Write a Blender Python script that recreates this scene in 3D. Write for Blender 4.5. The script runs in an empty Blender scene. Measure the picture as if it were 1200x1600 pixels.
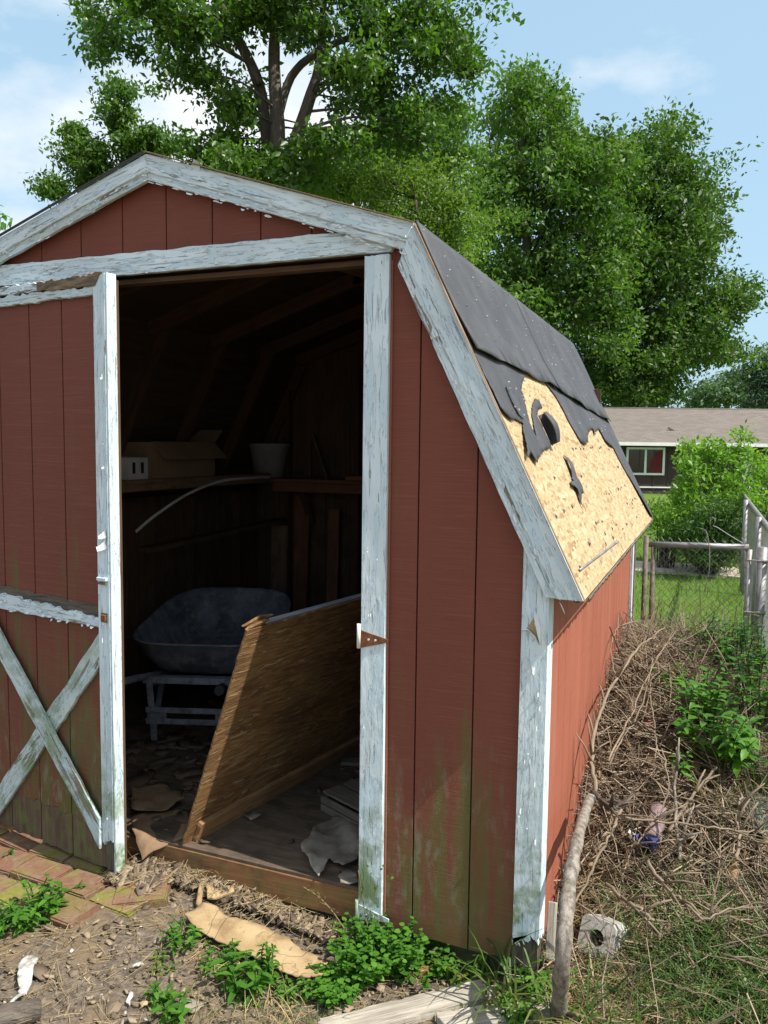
import bpy, bmesh, math, random
import numpy as np
from mathutils import Vector, Matrix, noise, geometry

random.seed(7); RNG = np.random.default_rng(7)
scn = bpy.context.scene
COL = scn.collection
PI = math.pi
R_ = math.radians

# ------------------------------------------------------------------ camera
# x runs along the shed front (0 = right corner), y into the depth, z up (0 = foot of the front siding)
CAM = np.array([0.4664, -2.5196, 1.7067])
RX, RY, RZ, FPX = -0.0816, -0.0120, 0.3852, 1246.0      # pitch, roll, yaw, focal length in px of a 1600 px high frame
def rotm(rx, ry, rz):
    c, s = math.cos(rz), math.sin(rz); z = np.array([[c, -s, 0], [s, c, 0], [0, 0, 1]])
    c, s = math.cos(rx), math.sin(rx); x = np.array([[1, 0, 0], [0, c, -s], [0, s, c]])
    c, s = math.cos(ry), math.sin(ry); y = np.array([[c, 0, s], [0, 1, 0], [-s, 0, c]])
    return z @ x @ y
RT = rotm(RX, RY, RZ)
cam_d = bpy.data.cameras.new("camera"); cam = bpy.data.objects.new("camera", cam_d); COL.objects.link(cam)
m = Matrix.Identity(4)
for i in range(3):
    m[i][0] = RT[i][0]; m[i][1] = RT[i][2]; m[i][2] = -RT[i][1]; m[i][3] = CAM[i]
cam.matrix_world = m
cam_d.sensor_fit = 'VERTICAL'; cam_d.sensor_height = 24.0; cam_d.lens = 24.0 * FPX / 1600.0
cam_d.clip_start = 0.05; cam_d.clip_end = 2000
scn.camera = cam

# ------------------------------------------------------------------ sky, sun, exposure
SUN_EL, SUN_AZ = R_(55), R_(96.5)                       # azimuth from +y towards +x
world = bpy.data.worlds.new("World"); scn.world = world; world.use_nodes = True
wn, wl = world.node_tree.nodes, world.node_tree.links
wn.clear()
sky = wn.new('ShaderNodeTexSky'); sky.sky_type = 'NISHITA'; sky.sun_disc = False
sky.sun_elevation = SUN_EL; sky.sun_rotation = SUN_AZ
sky.air_density = 1.0; sky.dust_density = 3.0; sky.ozone_density = 1.0; sky.altitude = 50
tc = wn.new('ShaderNodeTexCoord')
mp = wn.new('ShaderNodeMapping'); mp.inputs['Location'].default_value = (-2.66, 4.96, -0.30); mp.inputs['Scale'].default_value = (1, 1, 2.0)
wl.new(tc.outputs['Generated'], mp.inputs['Vector'])
cn = wn.new('ShaderNodeTexNoise'); cn.inputs['Scale'].default_value = 1.7; cn.inputs['Detail'].default_value = 8; cn.inputs['Roughness'].default_value = 0.55
wl.new(mp.outputs['Vector'], cn.inputs['Vector'])
cr = wn.new('ShaderNodeValToRGB'); cr.color_ramp.elements[0].position = 0.46; cr.color_ramp.elements[1].position = 0.585
cr.color_ramp.elements[0].color = (0, 0, 0, 1); cr.color_ramp.elements[1].color = (0.9, 0.9, 0.9, 1)
wl.new(cn.outputs['Fac'], cr.inputs['Fac'])
mx = wn.new('ShaderNodeMix'); mx.data_type = 'RGBA'
wl.new(cr.outputs['Color'], mx.inputs['Factor'])
mx.inputs['B'].default_value = (7.2, 7.3, 7.5, 1)
bg = wn.new('ShaderNodeBackground'); bg.inputs['Strength'].default_value = 0.10
hz_ = wn.new('ShaderNodeMix'); hz_.data_type = 'RGBA'; hz_.inputs['Factor'].default_value = 0.52      # humid summer air: a pale veil over the blue
wl.new(sky.outputs['Color'], hz_.inputs['A']); hz_.inputs['B'].default_value = (4.4, 6.7, 8.2, 1)
wl.new(hz_.outputs['Result'], mx.inputs['A'])
wl.new(mx.outputs['Result'], bg.inputs['Color'])
wo = wn.new('ShaderNodeOutputWorld'); wl.new(bg.outputs['Background'], wo.inputs['Surface'])

sun_d = bpy.data.lights.new("sun", 'SUN'); sun_d.energy = 5.0; sun_d.angle = R_(0.55); sun_d.color = (1.0, 0.94, 0.84)
sun = bpy.data.objects.new("sun", sun_d); COL.objects.link(sun)
sdir = Vector((math.sin(SUN_AZ) * math.cos(SUN_EL), math.cos(SUN_AZ) * math.cos(SUN_EL), math.sin(SUN_EL)))
sun.rotation_euler = sdir.to_track_quat('Z', 'Y').to_euler()
sun.location = (6, -3, 9)
scn.view_settings.view_transform = 'Standard'; scn.view_settings.look = 'None'
scn.view_settings.exposure = 0.62; scn.view_settings.gamma = 1.0; scn.view_settings.use_curve_mapping = False
scn.cycles.max_bounces = 6; scn.cycles.transparent_max_bounces = 8

# ------------------------------------------------------------------ picture-to-place helpers (a pixel of the 1200x1600 photo, met with a real plane)
def ray(u, v): return RT @ np.array([(u - 600) / FPX, 1.0, -(v - 800) / FPX])
def onz(u, v, z): d = ray(u, v); return CAM + d * (z - CAM[2]) / d[2]
def ony(u, v, y): d = ray(u, v); return CAM + d * (y - CAM[1]) / d[1]
def onx(u, v, x): d = ray(u, v); return CAM + d * (x - CAM[0]) / d[0]
FWD = RT @ np.array([0, 1.0, 0]); FH = np.array([-math.sin(RZ), math.cos(RZ), 0]); RH = np.array([math.cos(RZ), math.sin(RZ), 0])
def at(u, v, d): r = ray(u, v); return CAM + r * d / (r @ FH)          # at horizontal depth d
def sm(a, b, x): t = np.clip((np.asarray(x, float) - a) / (b - a), 0, 1); return t * t * (3 - 2 * t)
def gz(x, y):                                                          # the ground's height
    x = np.asarray(x, float); y = np.asarray(y, float)
    t = sm(0.1, 1.7, -x) * (1 - sm(0.6, 2.0, y))
    z = -0.10 + 0.10 * t
    z = z + 0.012 * np.sin(3.1 * x + 1.3 * y) * np.sin(2.3 * y - 1.1 * x) * sm(-0.1, 0.3, np.abs(x + 1.5) * 0 + 1)
    return z
def mound(x, y):                                                       # brush heap along the right wall
    x = np.asarray(x, float); y = np.asarray(y, float)
    h = 0.47 * sm(0.15, 2.2, y) * (1 - sm(2.9, 3.6, y)) * (1 - sm(0.45, 1.25, x))
    h = h + 0.10 * sm(-0.1, 0.6, y) * (1 - sm(0.8, 1.4, x)) * (1 - sm(3.0, 3.5, y))
    return h * sm(-0.1, 0.06, x)
def gp(u, v, dz=0.0):
    z = -0.05
    for _ in range(6):
        p = onz(u, v, z); z = float(gz(p[0], p[1])) + dz
    return onz(u, v, z)
def gpm(u, v, dz=0.0):                                                  # first meeting with ground + brush heap
    d = ray(u, v); t = 0.8
    while t < 12:
        p = CAM + d * t
        if p[2] <= float(gz(p[0], p[1]) + mound(p[0], p[1])) + dz: return p
        t += 0.01
    return p

# ------------------------------------------------------------------ object helpers
def finish(o, name, mat, parent=None):
    o.name = name
    if mat is not None and len(o.data.materials) == 0: o.data.materials.append(mat)
    COL.objects.link(o)
    if parent is not None:
        o.parent = parent
        w = Vector((0, 0, 0)); q = parent
        while q is not None: w += q.location; q = q.parent
        o.location = o.location - w
    return o
def recenter(me):
    n = len(me.vertices); a = np.empty(n * 3, np.float32); me.vertices.foreach_get('co', a); a = a.reshape(-1, 3)
    lo, hi = a.min(0), a.max(0); c = np.array([(lo[0] + hi[0]) / 2, (lo[1] + hi[1]) / 2, lo[2]])
    me.vertices.foreach_set('co', (a - c).ravel().astype(np.float32)); me.update()
    return Vector([float(k) for k in c])
def from_bm(name, bm, mat, parent=None, smooth=False):
    me = bpy.data.meshes.new(name); bm.normal_update(); bm.to_mesh(me); bm.free()
    if smooth: me.shade_smooth()
    c = recenter(me); o = bpy.data.objects.new(name, me); o.location = c
    return finish(o, name, mat, parent)
def from_np(name, V, F, mat, parent=None, tint=None, smooth=False):
    """V (n,3); F list of (k,c) index arrays with c corners"""
    V = np.ascontiguousarray(V, np.float32)
    me = bpy.data.meshes.new(name); me.vertices.add(len(V)); me.vertices.foreach_set('co', V.ravel())
    F = [np.asarray(f, np.int32) for f in (F if isinstance(F, list) else [F])]
    nl = sum(f.size for f in F); npol = sum(len(f) for f in F)
    me.loops.add(nl); me.polygons.add(npol)
    me.loops.foreach_set('vertex_index', np.concatenate([f.ravel() for f in F]))
    st = []; o = 0
    for f in F:
        st.append(o + np.arange(len(f)) * f.shape[1]); o += f.size
    me.polygons.foreach_set('loop_start', np.concatenate(st).astype(np.int32))
    me.update(calc_edges=True); me.validate()
    if tint is not None:
        a = me.attributes.new('tint', 'FLOAT', 'POINT'); a.data.foreach_set('value', np.asarray(tint, np.float32))
    if smooth: me.shade_smooth()
    c = recenter(me); ob = bpy.data.objects.new(name, me); ob.location = c
    return finish(ob, name, mat, parent)
def thing(name, label, cat, loc, group=None):
    o = bpy.data.objects.new(name, None); COL.objects.link(o); o.location = [float(a) for a in loc]; o.empty_display_size = 0.1
    o['label'] = label; o['category'] = cat
    if group: o['group'] = group
    return o
def tag(o, label=None, cat=None, group=None, kind=None):
    if label: o['label'] = label
    if cat: o['category'] = cat
    if group: o['group'] = group
    if kind: o['kind'] = kind
    return o

def prism(bm, outline, org, ax, ay, depth, gdir=None, bevel=0.0, jag=0.0):
    """outline (list of 2D) in the frame org+ax*s+ay*t, extruded by depth along ax x ay; UV runs in metres along gdir (2D)"""
    org, ax, ay = Vector(org), Vector(ax).normalized(), Vector(ay).normalized(); an = ax.cross(ay)
    if gdir is None: gdir = (0, 1)
    g = Vector((gdir[0], gdir[1])).normalized()
    off = random.random() * 7
    uvl = bm.loops.layers.uv.verify()
    b2 = bmesh.new()
    vs = [b2.verts.new((p[0], p[1], 0)) for p in outline]
    f = b2.faces.new(vs)
    r = bmesh.ops.extrude_face_region(b2, geom=[f])
    for v in r['geom']:
        if isinstance(v, bmesh.types.BMVert): v.co.z += depth
    bmesh.ops.recalc_face_normals(b2, faces=b2.faces)
    if bevel > 0:
        try: bmesh.ops.bevel(b2, geom=list(b2.edges), offset=bevel, segments=1, affect='EDGES', clamp_overlap=True)
        except Exception: pass
    mp_ = {}
    for v in b2.verts: mp_[v.index] = None
    b2.verts.index_update()
    new = [bm.verts.new(org + ax * v.co.x + ay * v.co.y + an * v.co.z) for v in b2.verts]
    for f in b2.faces:
        try: nf = bm.faces.new([new[v.index] for v in f.verts])
        except ValueError: continue
        for lp, v in zip(nf.loops, f.verts):
            p = Vector((v.co.x, v.co.y)); s = p.dot(g); t = p.dot(Vector((-g.y, g.x)))
            lp[uvl].uv = (s + off, t + v.co.z + off * 0.37)
    b2.free()
def slab(name, outline, org, ax, ay, depth, mat, parent=None, gdir=None, bevel=0.0):
    bm = bmesh.new(); prism(bm, outline, org, ax, ay, depth, gdir, bevel); return from_bm(name, bm, mat, parent)
def rect(a, b, c, d): return [(a, b), (c, b), (c, d), (a, d)]
def jag_edge(p0, p1, n, amp, rnd=random):
    """points from p0 to p1 with ragged offsets (ends kept)"""
    out = []
    dx, dy = p1[0] - p0[0], p1[1] - p0[1]; L = math.hypot(dx, dy) or 1
    n = n * 2; sd = rnd.uniform(0, 90)
    for i in range(n + 1):
        t = i / n; o = 0 if i in (0, n) else amp * (1.5 * noise.noise(Vector((sd + i * .31, sd, 0))) + .9 * noise.noise(Vector((sd, sd + i * .93, 3))) + (.8 * rnd.random() if rnd.random() < .12 else 0))
        out.append((p0[0] + dx * t - dy / L * o, p0[1] + dy * t + dx / L * o))
    return out
def bar(bm, p0, p1, w, h, up=(0, 0, 1), bevel=0.002):
    p0, p1 = Vector(p0), Vector(p1); a = (p1 - p0); L = a.length; a.normalize()
    s = a.cross(Vector(up)).normalized(); t = s.cross(a)
    prism(bm, rect(0, -h / 2, L, h / 2), p0 - s * (-w / 2), a, t, w, (1, 0), bevel)
def tube(bm, pts, rad, sides=8, cap=True, wob=0.0):
    pts = [Vector(p) for p in pts]; n = len(pts)
    if not hasattr(rad, '__len__'): rad = [rad] * n
    uvl = bm.loops.layers.uv.verify()
    prev = None; rings = []; L = 0; Ls = []
    off = random.random() * 5
    for i, p in enumerate(pts):
        d = (pts[min(i + 1, n - 1)] - pts[max(i - 1, 0)]).normalized()
        if prev is None:
            s = d.cross(Vector((0, 0, 1)))
            if s.length < 1e-3: s = d.cross(Vector((1, 0, 0)))
            s.normalize()
        else:
            s = (prev - d * prev.dot(d)).normalized()
        prev = s; t = d.cross(s)
        if i: L += (p - pts[i - 1]).length
        Ls.append(L)
        rings.append([bm.verts.new(p + (s * math.cos(2 * PI * k / sides) + t * math.sin(2 * PI * k / sides)) * rad[i] * (1 + random.uniform(-wob, wob))) for k in range(sides)])
    for i in range(n - 1):
        for k in range(sides):
            k2 = (k + 1) % sides
            f = bm.faces.new((rings[i][k], rings[i][k2], rings[i + 1][k2], rings[i + 1][k])); f.smooth = True
            for lp, (a, b) in zip(f.loops, ((Ls[i], k), (Ls[i], k + 1), (Ls[i + 1], k + 1), (Ls[i + 1], k))):
                lp[uvl].uv = (a + off, b * 2 * PI / sides * max(rad[0], .004) + off)
    if cap:
        bm.faces.new(rings[0][::-1]); bm.faces.new(rings[-1])
def spline(pts, n=6):
    """Catmull-Rom through pts"""
    P = [Vector(p) for p in pts]
    if len(P) < 3: return [P[0].lerp(P[-1], i / n) for i in range(n + 1)]
    P = [P[0] * 2 - P[1]] + P + [P[-1] * 2 - P[-2]]; out = []
    for i in range(1, len(P) - 2):
        for k in range(n):
            t = k / n; a, b, c, d = P[i - 1], P[i], P[i + 1], P[i + 2]
            out.append(0.5 * ((2 * b) + (c - a) * t + (2 * a - 5 * b + 4 * c - d) * t * t + (3 * b - 3 * c + d - a) * t ** 3))
    out.append(P[-2]); return out
def sheet(outline, spacing, place, thick, bound_step=None, noise_amp=0.0):
    """thin sheet with a free outline: 2D polygon -> inner grid -> triangles; place(s,t)->(point, normal). Returns a bmesh"""
    step = bound_step or spacing
    B = []
    for i, p in enumerate(outline):
        q = outline[(i + 1) % len(outline)]; L = math.hypot(q[0] - p[0], q[1] - p[1]); k = max(1, int(L / step))
        for j in range(k):
            t = j / k; o = random.uniform(-noise_amp, noise_amp) if j else 0
            dx, dy = (q[0] - p[0]) / max(L, 1e-6), (q[1] - p[1]) / max(L, 1e-6)
            B.append((p[0] + (q[0] - p[0]) * t - dy * o, p[1] + (q[1] - p[1]) * t + dx * o))
    xs = [b[0] for b in B]; ys = [b[1] for b in B]; I = []
    y = min(ys) + spacing / 2; row = 0
    while y < max(ys):
        x = min(xs) + (spacing / 2 if row % 2 else spacing)
        while x < max(xs):
            I.append((x + random.uniform(-.15, .15) * spacing, y + random.uniform(-.15, .15) * spacing)); x += spacing
        y += spacing * 0.87; row += 1
    n = len(B); ed = [(i, (i + 1) % n) for i in range(n)]
    vs, es, fs, *_ = geometry.delaunay_2d_cdt([Vector(p) for p in B + I], ed, [], 1, 1e-5)
    bm = bmesh.new(); uvl = bm.loops.layers.uv.verify()
    top = []; bot = []
    for p in vs:
        P, N = place(p.x, p.y); top.append(bm.verts.new(Vector(P) + Vector(N) * thick)); bot.append(bm.verts.new(Vector(P)))
    cnt = {}
    for f in fs:
        for a, b in zip(f, f[1:] + f[:1]): cnt[(a, b)] = cnt.get((a, b), 0) + 1
    off = random.random() * 5
    def uvset(fc, ids):
        for lp, i in zip(fc.loops, ids): lp[uvl].uv = (vs[i].x + off, vs[i].y + off)
    for f in fs:
        try:
            a = bm.faces.new([top[i] for i in f]); uvset(a, f); a.smooth = True
            r = list(reversed(f)); a = bm.faces.new([bot[i] for i in r]); uvset(a, r); a.smooth = True
        except ValueError: pass
    for (a, b) in cnt:
        if (b, a) not in cnt:
            try: q = bm.faces.new([top[b], top[a], bot[a], bot[b]]); uvset(q, [b, a, a, b])
            except ValueError: pass
    bmesh.ops.recalc_face_normals(bm, faces=bm.faces)
    return bm

# ------------------------------------------------------------------ materials
class G:
    """small node-graph writer"""
    def __init__(s, name):
        s.mat = bpy.data.materials.new(name); s.mat.use_nodes = True; s.t = s.mat.node_tree; s.n = s.t.nodes; s.l = s.t.links; s.n.clear()
        s.out = s.n.new('ShaderNodeOutputMaterial'); s.b = s.n.new('ShaderNodeBsdfPrincipled'); s.l.new(s.b.outputs[0], s.out.inputs[0])
        s.b.inputs['Roughness'].default_value = 0.85; s.b.inputs['Specular IOR Level'].default_value = 0.25
    def _in(s, node, key, v):
        if v is None: return
        if hasattr(v, 'is_output') or isinstance(v, bpy.types.NodeSocket): s.l.new(v, node.inputs[key])
        else: node.inputs[key].default_value = v
    def pos(s): return s.n.new('ShaderNodeNewGeometry').outputs['Position']
    def uv(s): return s.n.new('ShaderNodeTexCoord').outputs['UV']
    def objc(s): return s.n.new('ShaderNodeTexCoord').outputs['Object']
    def rnd(s): return s.n.new('ShaderNodeObjectInfo').outputs['Random']
    def attr(s, a): q = s.n.new('ShaderNodeAttribute'); q.attribute_name = a; return q.outputs['Fac']
    def map(s, v, scale=(1, 1, 1), rot=(0, 0, 0), loc=(0, 0, 0)):
        q = s.n.new('ShaderNodeMapping'); s.l.new(v, q.inputs['Vector']); q.inputs['Scale'].default_value = scale; q.inputs['Rotation'].default_value = rot; q.inputs['Location'].default_value = loc
        return q.outputs[0]
    def noise(s, v, scale, detail=4, rough=.55, dist=0.0):
        q = s.n.new('ShaderNodeTexNoise'); s.l.new(v, q.inputs['Vector']); q.inputs['Scale'].default_value = scale; q.inputs['Detail'].default_value = detail; q.inputs['Roughness'].default_value = rough; q.inputs['Distortion'].default_value = dist
        return q.outputs['Fac']
    def vor(s, v, scale, out='Distance', feature='F1', rand=1.0):
        q = s.n.new('ShaderNodeTexVoronoi'); q.feature = feature; s.l.new(v, q.inputs['Vector']); q.inputs['Scale'].default_value = scale; q.inputs['Randomness'].default_value = rand
        return q.outputs[out]
    def ramp(s, f, stops, interp='LINEAR'):
        q = s.n.new('ShaderNodeValToRGB'); s.l.new(f, q.inputs[0]); e = q.color_ramp.elements; q.color_ramp.interpolation = interp
        while len(e) < len(stops): e.new(0.5)
        for i, (p, c) in enumerate(stops):
            e[i].position = p; e[i].color = (c, c, c, 1) if not hasattr(c, '__len__') else (*c, 1)
        return q.outputs[0]
    def sstep(s, f, a, b):
        q = s.n.new('ShaderNodeMapRange'); q.interpolation_type = 'SMOOTHSTEP'; s._in(q, 0, f); q.inputs[1].default_value = a; q.inputs[2].default_value = b
        return q.outputs[0]
    def mix(s, f, a, b, mode='MIX'):
        q = s.n.new('ShaderNodeMix'); q.data_type = 'RGBA'; q.blend_type = mode
        def c(x): return x if isinstance(x, bpy.types.NodeSocket) else ((x, x, x, 1) if not hasattr(x, '__len__') else (*x, 1))
        s._in(q, 'Factor', f); s._in(q, 'A', c(a)); s._in(q, 'B', c(b)); return q.outputs['Result']
    def math(s, op, a, b=None, clamp=False):
        q = s.n.new('ShaderNodeMath'); q.operation = op; q.use_clamp = clamp; s._in(q, 0, a); s._in(q, 1, b); return q.outputs[0]
    def sep(s, v, k): q = s.n.new('ShaderNodeSeparateXYZ'); s.l.new(v, q.inputs[0]); return q.outputs[k]
    def bump(s, h, strength=.5, dist=.01, prev=None):
        q = s.n.new('ShaderNodeBump'); s.l.new(h, q.inputs['Height']); q.inputs['Strength'].default_value = strength; q.inputs['Distance'].default_value = dist
        if prev is not None: s.l.new(prev, q.inputs['Normal'])
        return q.outputs[0]
    def set(s, color=None, rough=None, normal=None, metal=None, spec=None):
        s._in(s.b, 'Base Color', color if (color is None or isinstance(color, bpy.types.NodeSocket)) else (*color, 1)); s._in(s.b, 'Roughness', rough); s._in(s.b, 'Metallic', metal); s._in(s.b, 'Specular IOR Level', spec)
        if normal is not None: s.l.new(normal, s.b.inputs['Normal'])
        return s.mat

def m_peel(name, amount=0.5, moss=0.0, paint=(.665, .775, .83), wood=((.19, .16, .12), (.36, .33, .28)), mossz=(0.0, 0.6)):
    g = G(name); uv = g.uv(); p = g.pos()
    grain = g.map(uv, (5.0, 44, 1)); base = g.noise(grain, 1.0, 8, .66, .35)
    big = g.noise(g.map(uv, (2.2, 7, 1)), 1.0, 3, .5)
    val = g.math('ADD', g.math('MULTIPLY', base, .62), g.math('MULTIPLY', big, .38))
    th = .5 - (amount - .5) * .38
    peel = g.sstep(val, 1 - th - .045, 1 - th + .03) if False else g.sstep(val, .675 - amount * .28, .685 - amount * .28)
    crack = g.noise(g.map(uv, (6, 95, 1)), 1.0, 4, .6, .3)
    fiber = g.noise(g.map(uv, (5, 240, 1)), 1.0, 3, .6)
    tone = g.noise(p, 3.5, 4)
    pc = g.mix(g.sstep(tone, .3, .75), paint, tuple(c * .80 for c in paint))
    lay = g.sstep(g.noise(g.map(uv, (5, 40, 1), loc=(3, 1, 0)), 1.0, 6, .6, .3), .52, .53)       # an older coat shows where the top one has lifted
    pc = g.mix(g.math('MULTIPLY', lay, .75), pc, (.50, .63, .71))
    wc = g.mix(fiber, wood[0], wood[1])
    col = g.mix(peel, pc, wc)
    col = g.mix(g.math('MULTIPLY', g.sstep(crack, .66, .72), .45), col, (.17, .155, .13))
    dirt = g.sstep(g.noise(g.map(uv, (5, 9, 1), loc=(5, 2, 0)), 1.0, 6, .7), .55, .8)
    col = g.mix(g.math('MULTIPLY', dirt, .28), col, (.27, .27, .24))
    if moss:
        mm = g.math('MULTIPLY', g.sstep(g.noise(p, 9, 5, .65), .42, .62), g.sstep(g.sep(p, 2), mossz[1], mossz[0]))
        col = g.mix(g.math('MULTIPLY', mm, moss), col, (.14, .20, .07))
    h = g.math('ADD', g.math('MULTIPLY', peel, -1.0), g.math('MULTIPLY', lay, -.35))
    h = g.math('ADD', h, g.math('MULTIPLY', g.math('MULTIPLY', fiber, peel), .6))
    h = g.math('ADD', h, g.math('MULTIPLY', g.sstep(crack, .60, .72), -.9))
    h = g.math('ADD', h, g.math('MULTIPLY', g.noise(g.map(uv, (14, 40, 1)), 1.0, 3), .5))
    return g.set(col, g.mix(peel, .55, .95), g.bump(h, 1.0, .0055))

def m_siding(name, moss=1.0, bright=1.0, brush=True, fade=0.0, cols=None, top=1.25):
    g = G(name); p = g.pos()
    hl = g.noise(g.map(p, (5, 5, 420)), 1.0, 3, .6)                 # horizontal saw marks
    tone = g.noise(g.map(p, (2.0, 2.0, .9)), 1.0, 5, .6)
    red = g.mix(tone, (.140 * bright, .041 * bright, .026 * bright), (.205 * bright, .064 * bright, .043 * bright))
    if cols: red = g.mix(tone, *cols)
    red = g.mix(g.math('MULTIPLY', g.sstep(hl, .5, .72), .45), red, (.26 * bright, .105 * bright, .072 * bright))
    wear = g.noise(g.map(p, (3, 3, 60)), 1.0, 6, .7); red = g.mix(g.math('MULTIPLY', g.sstep(wear, .58, .72), .35), red, (.10, .045, .035))
    z = g.sep(p, 2)
    if moss:
        st = g.noise(g.map(p, (11, 11, 1.1)), 1.0, 6, .68)
        low = g.sstep(z, top, .15)
        k = g.sstep(g.math('ADD', st, g.math('MULTIPLY', low, .25)), .60, .86)
        red = g.mix(g.math('MULTIPLY', k, .80 * moss), red, (.098, .108, .032))
        lich = g.math('MULTIPLY', g.sstep(g.noise(g.map(p, (1, 1, .35)), 30, 6, .7), .47, .64), g.math('MULTIPLY', g.sstep(z, .85, .30), g.sstep(z, .02, .15)))
        lich = g.math('MULTIPLY', lich, g.sstep(g.noise(g.map(p, (5, 5, 2)), 1, 4), .40, .55))
        red = g.mix(g.math('MULTIPLY', lich, .36 * moss), red, (.24, .26, .20))
        bot = g.sstep(z, .12, -.02)
        red = g.mix(g.math('MULTIPLY', bot, .32 * moss), red, (.09, .075, .025))
    if fade:
        red = g.mix(g.math('MULTIPLY', g.sstep(g.noise(g.map(p, (6, 6, 1)), 1, 5, .7), .45, .7), fade), red, (.40, .17, .11))
    h = g.math('ADD', g.math('MULTIPLY', hl, 1.0), g.math('MULTIPLY', g.noise(g.map(p, (60, 60, 6)), 1, 3), .5))
    return g.set(red, .72, g.bump(h, .55, .0022))

def m_wood(name, c0, c1, uvscale=(3, 40, 1), bump=.5, dist=.003, rough=.85, moss=None, dirt=0.0, spec=.2):
    g = G(name); uv = g.uv(); p = g.pos()
    n1 = g.noise(g.map(uv, uvscale), 1.0, 6, .62, 1.2); n2 = g.noise(g.map(uv, (uvscale[0] * 2.5, uvscale[1] * 5, 1)), 1.0, 3, .6)
    v = g.math('ADD', g.math('MULTIPLY', n1, .7), g.math('MULTIPLY', n2, .3))
    col = g.mix(g.sstep(v, .30, .70), c0, c1)
    if dirt: col = g.mix(g.math('MULTIPLY', g.sstep(g.noise(p, 7, 6, .65), .42, .7), dirt), col, (.045, .037, .028))
    if moss: col = g.mix(g.math('MULTIPLY', g.sstep(g.noise(p, 11, 5, .65), .44, .62), moss), col, (.12, .16, .04))
    return g.set(col, rough, g.bump(v, bump, dist), spec=spec)

def m_osb():
    g = G('osb'); uv = g.uv()
    def layer(rot, loc, sc=1.0):
        v = g.map(uv, (13 * sc, 62 * sc, 1), (0, 0, rot), loc); q = g.n.new('ShaderNodeTexVoronoi'); g.l.new(v, q.inputs['Vector']); q.inputs['Scale'].default_value = 1
        return g.sep(q.outputs['Color'], 0), q.outputs['Distance']
    a, da = layer(.35, (0, 0, 0)); b, db = layer(-.55, (3, 1, 0)); c, dc = layer(1.3, (7, 5, 0), .9)
    n = g.noise(uv, 18, 2); n2 = g.noise(g.map(uv, (1, 1, 1), loc=(4, 4, 0)), 22, 2)
    v = g.mix(g.sstep(n, .47, .50), a, b); v = g.mix(g.sstep(n2, .56, .59), v, c)
    col = g.ramp(v, [(0, (.23, .145, .075)), (.22, (.34, .24, .13)), (.6, (.40, .30, .175)), (1, (.46, .365, .235))])
    fib = g.noise(g.map(uv, (30, 300, 1), (0, 0, .1)), 1, 2)
    col = g.mix(g.math('MULTIPLY', g.sstep(fib, .55, .8), .35), col, (.38, .23, .10))
    st = g.sstep(g.noise(uv, 3.2, 5, .6), .52, .75); col = g.mix(g.math('MULTIPLY', st, .22), col, (.40, .28, .15))
    return g.set(col, .8, g.bump(v, .35, .0018), spec=.2)

def m_felt():
    g = G('roofing_felt'); uv = g.uv(); p = g.pos()
    n = g.noise(p, 5, 5, .6); f = g.noise(p, 260, 4, .7)
    col = g.mix(g.sstep(n, .35, .7), (.043, .044, .050), (.066, .067, .075))
    sc = g.sstep(g.noise(g.map(p, (9, 9, 9)), 3, 6, .75), .60, .73); col = g.mix(g.math('MULTIPLY', sc, .45), col, (.14, .145, .155)); gr = g.sstep(f, .56, .74); col = g.mix(g.math('MULTIPLY', gr, .45), col, (.16, .16, .17)); col = g.mix(g.math('MULTIPLY', g.sstep(f, .46, .32), .6), col, (.012, .012, .014))
    return g.set(col, .62, g.bump(g.math('ADD', g.math('MULTIPLY', f, .6), g.noise(p, 16, 3)), .35, .004), spec=.35)

def m_ground():
    g = G('soil'); p = g.pos(); x, y = g.sep(p, 0), g.sep(p, 1)
    n = g.noise(p, 2.2, 6, .62); f = g.noise(p, 38, 5, .72); f2 = g.noise(p, 130, 3, .7)
    soil = g.mix(g.sstep(f, .3, .72), (.07, .056, .044), (.205, .168, .132)); soil = g.mix(g.sstep(n, .45, .65), soil, g.mix(f2, (.11, .075, .047), (.25, .185, .115)))
    straw = g.mix(f2, (.14, .11, .06), (.33, .25, .13))
    k = g.sstep(g.math('ADD', x, g.math('MULTIPLY', g.math('SUBTRACT', n, .5), .6)), -.15, .25)
    straw = g.mix(g.sstep(g.math('ADD', y, g.math('MULTIPLY', n, .4)), .35, .9), straw, g.mix(f2, (.045, .034, .024), (.12, .09, .06)))  # ground under the brush heap darkened to paint in its shaded gaps
    col = g.mix(k, soil, straw)
    gr = g.mix(g.noise(p, .9, 6, .6), (.050, .105, .018), (.135, .21, .035)); gr = g.mix(g.sstep(g.noise(p, .25, 4), .55, .75), gr, (.20, .19, .07))
    gr = g.mix(g.sstep(f, .4, .75), gr, (.07, .12, .02))
    kl = g.sstep(g.math('ADD', y, g.math('MULTIPLY', g.math('SUBTRACT', n, .5), 1.4)), 3.0, 3.9)
    col = g.mix(kl, col, gr)
    h = g.math('ADD', g.math('MULTIPLY', f, 1.0), g.math('MULTIPLY', f2, .5))
    return g.set(col, .95, g.bump(h, .7, .012), spec=.1)

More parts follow.
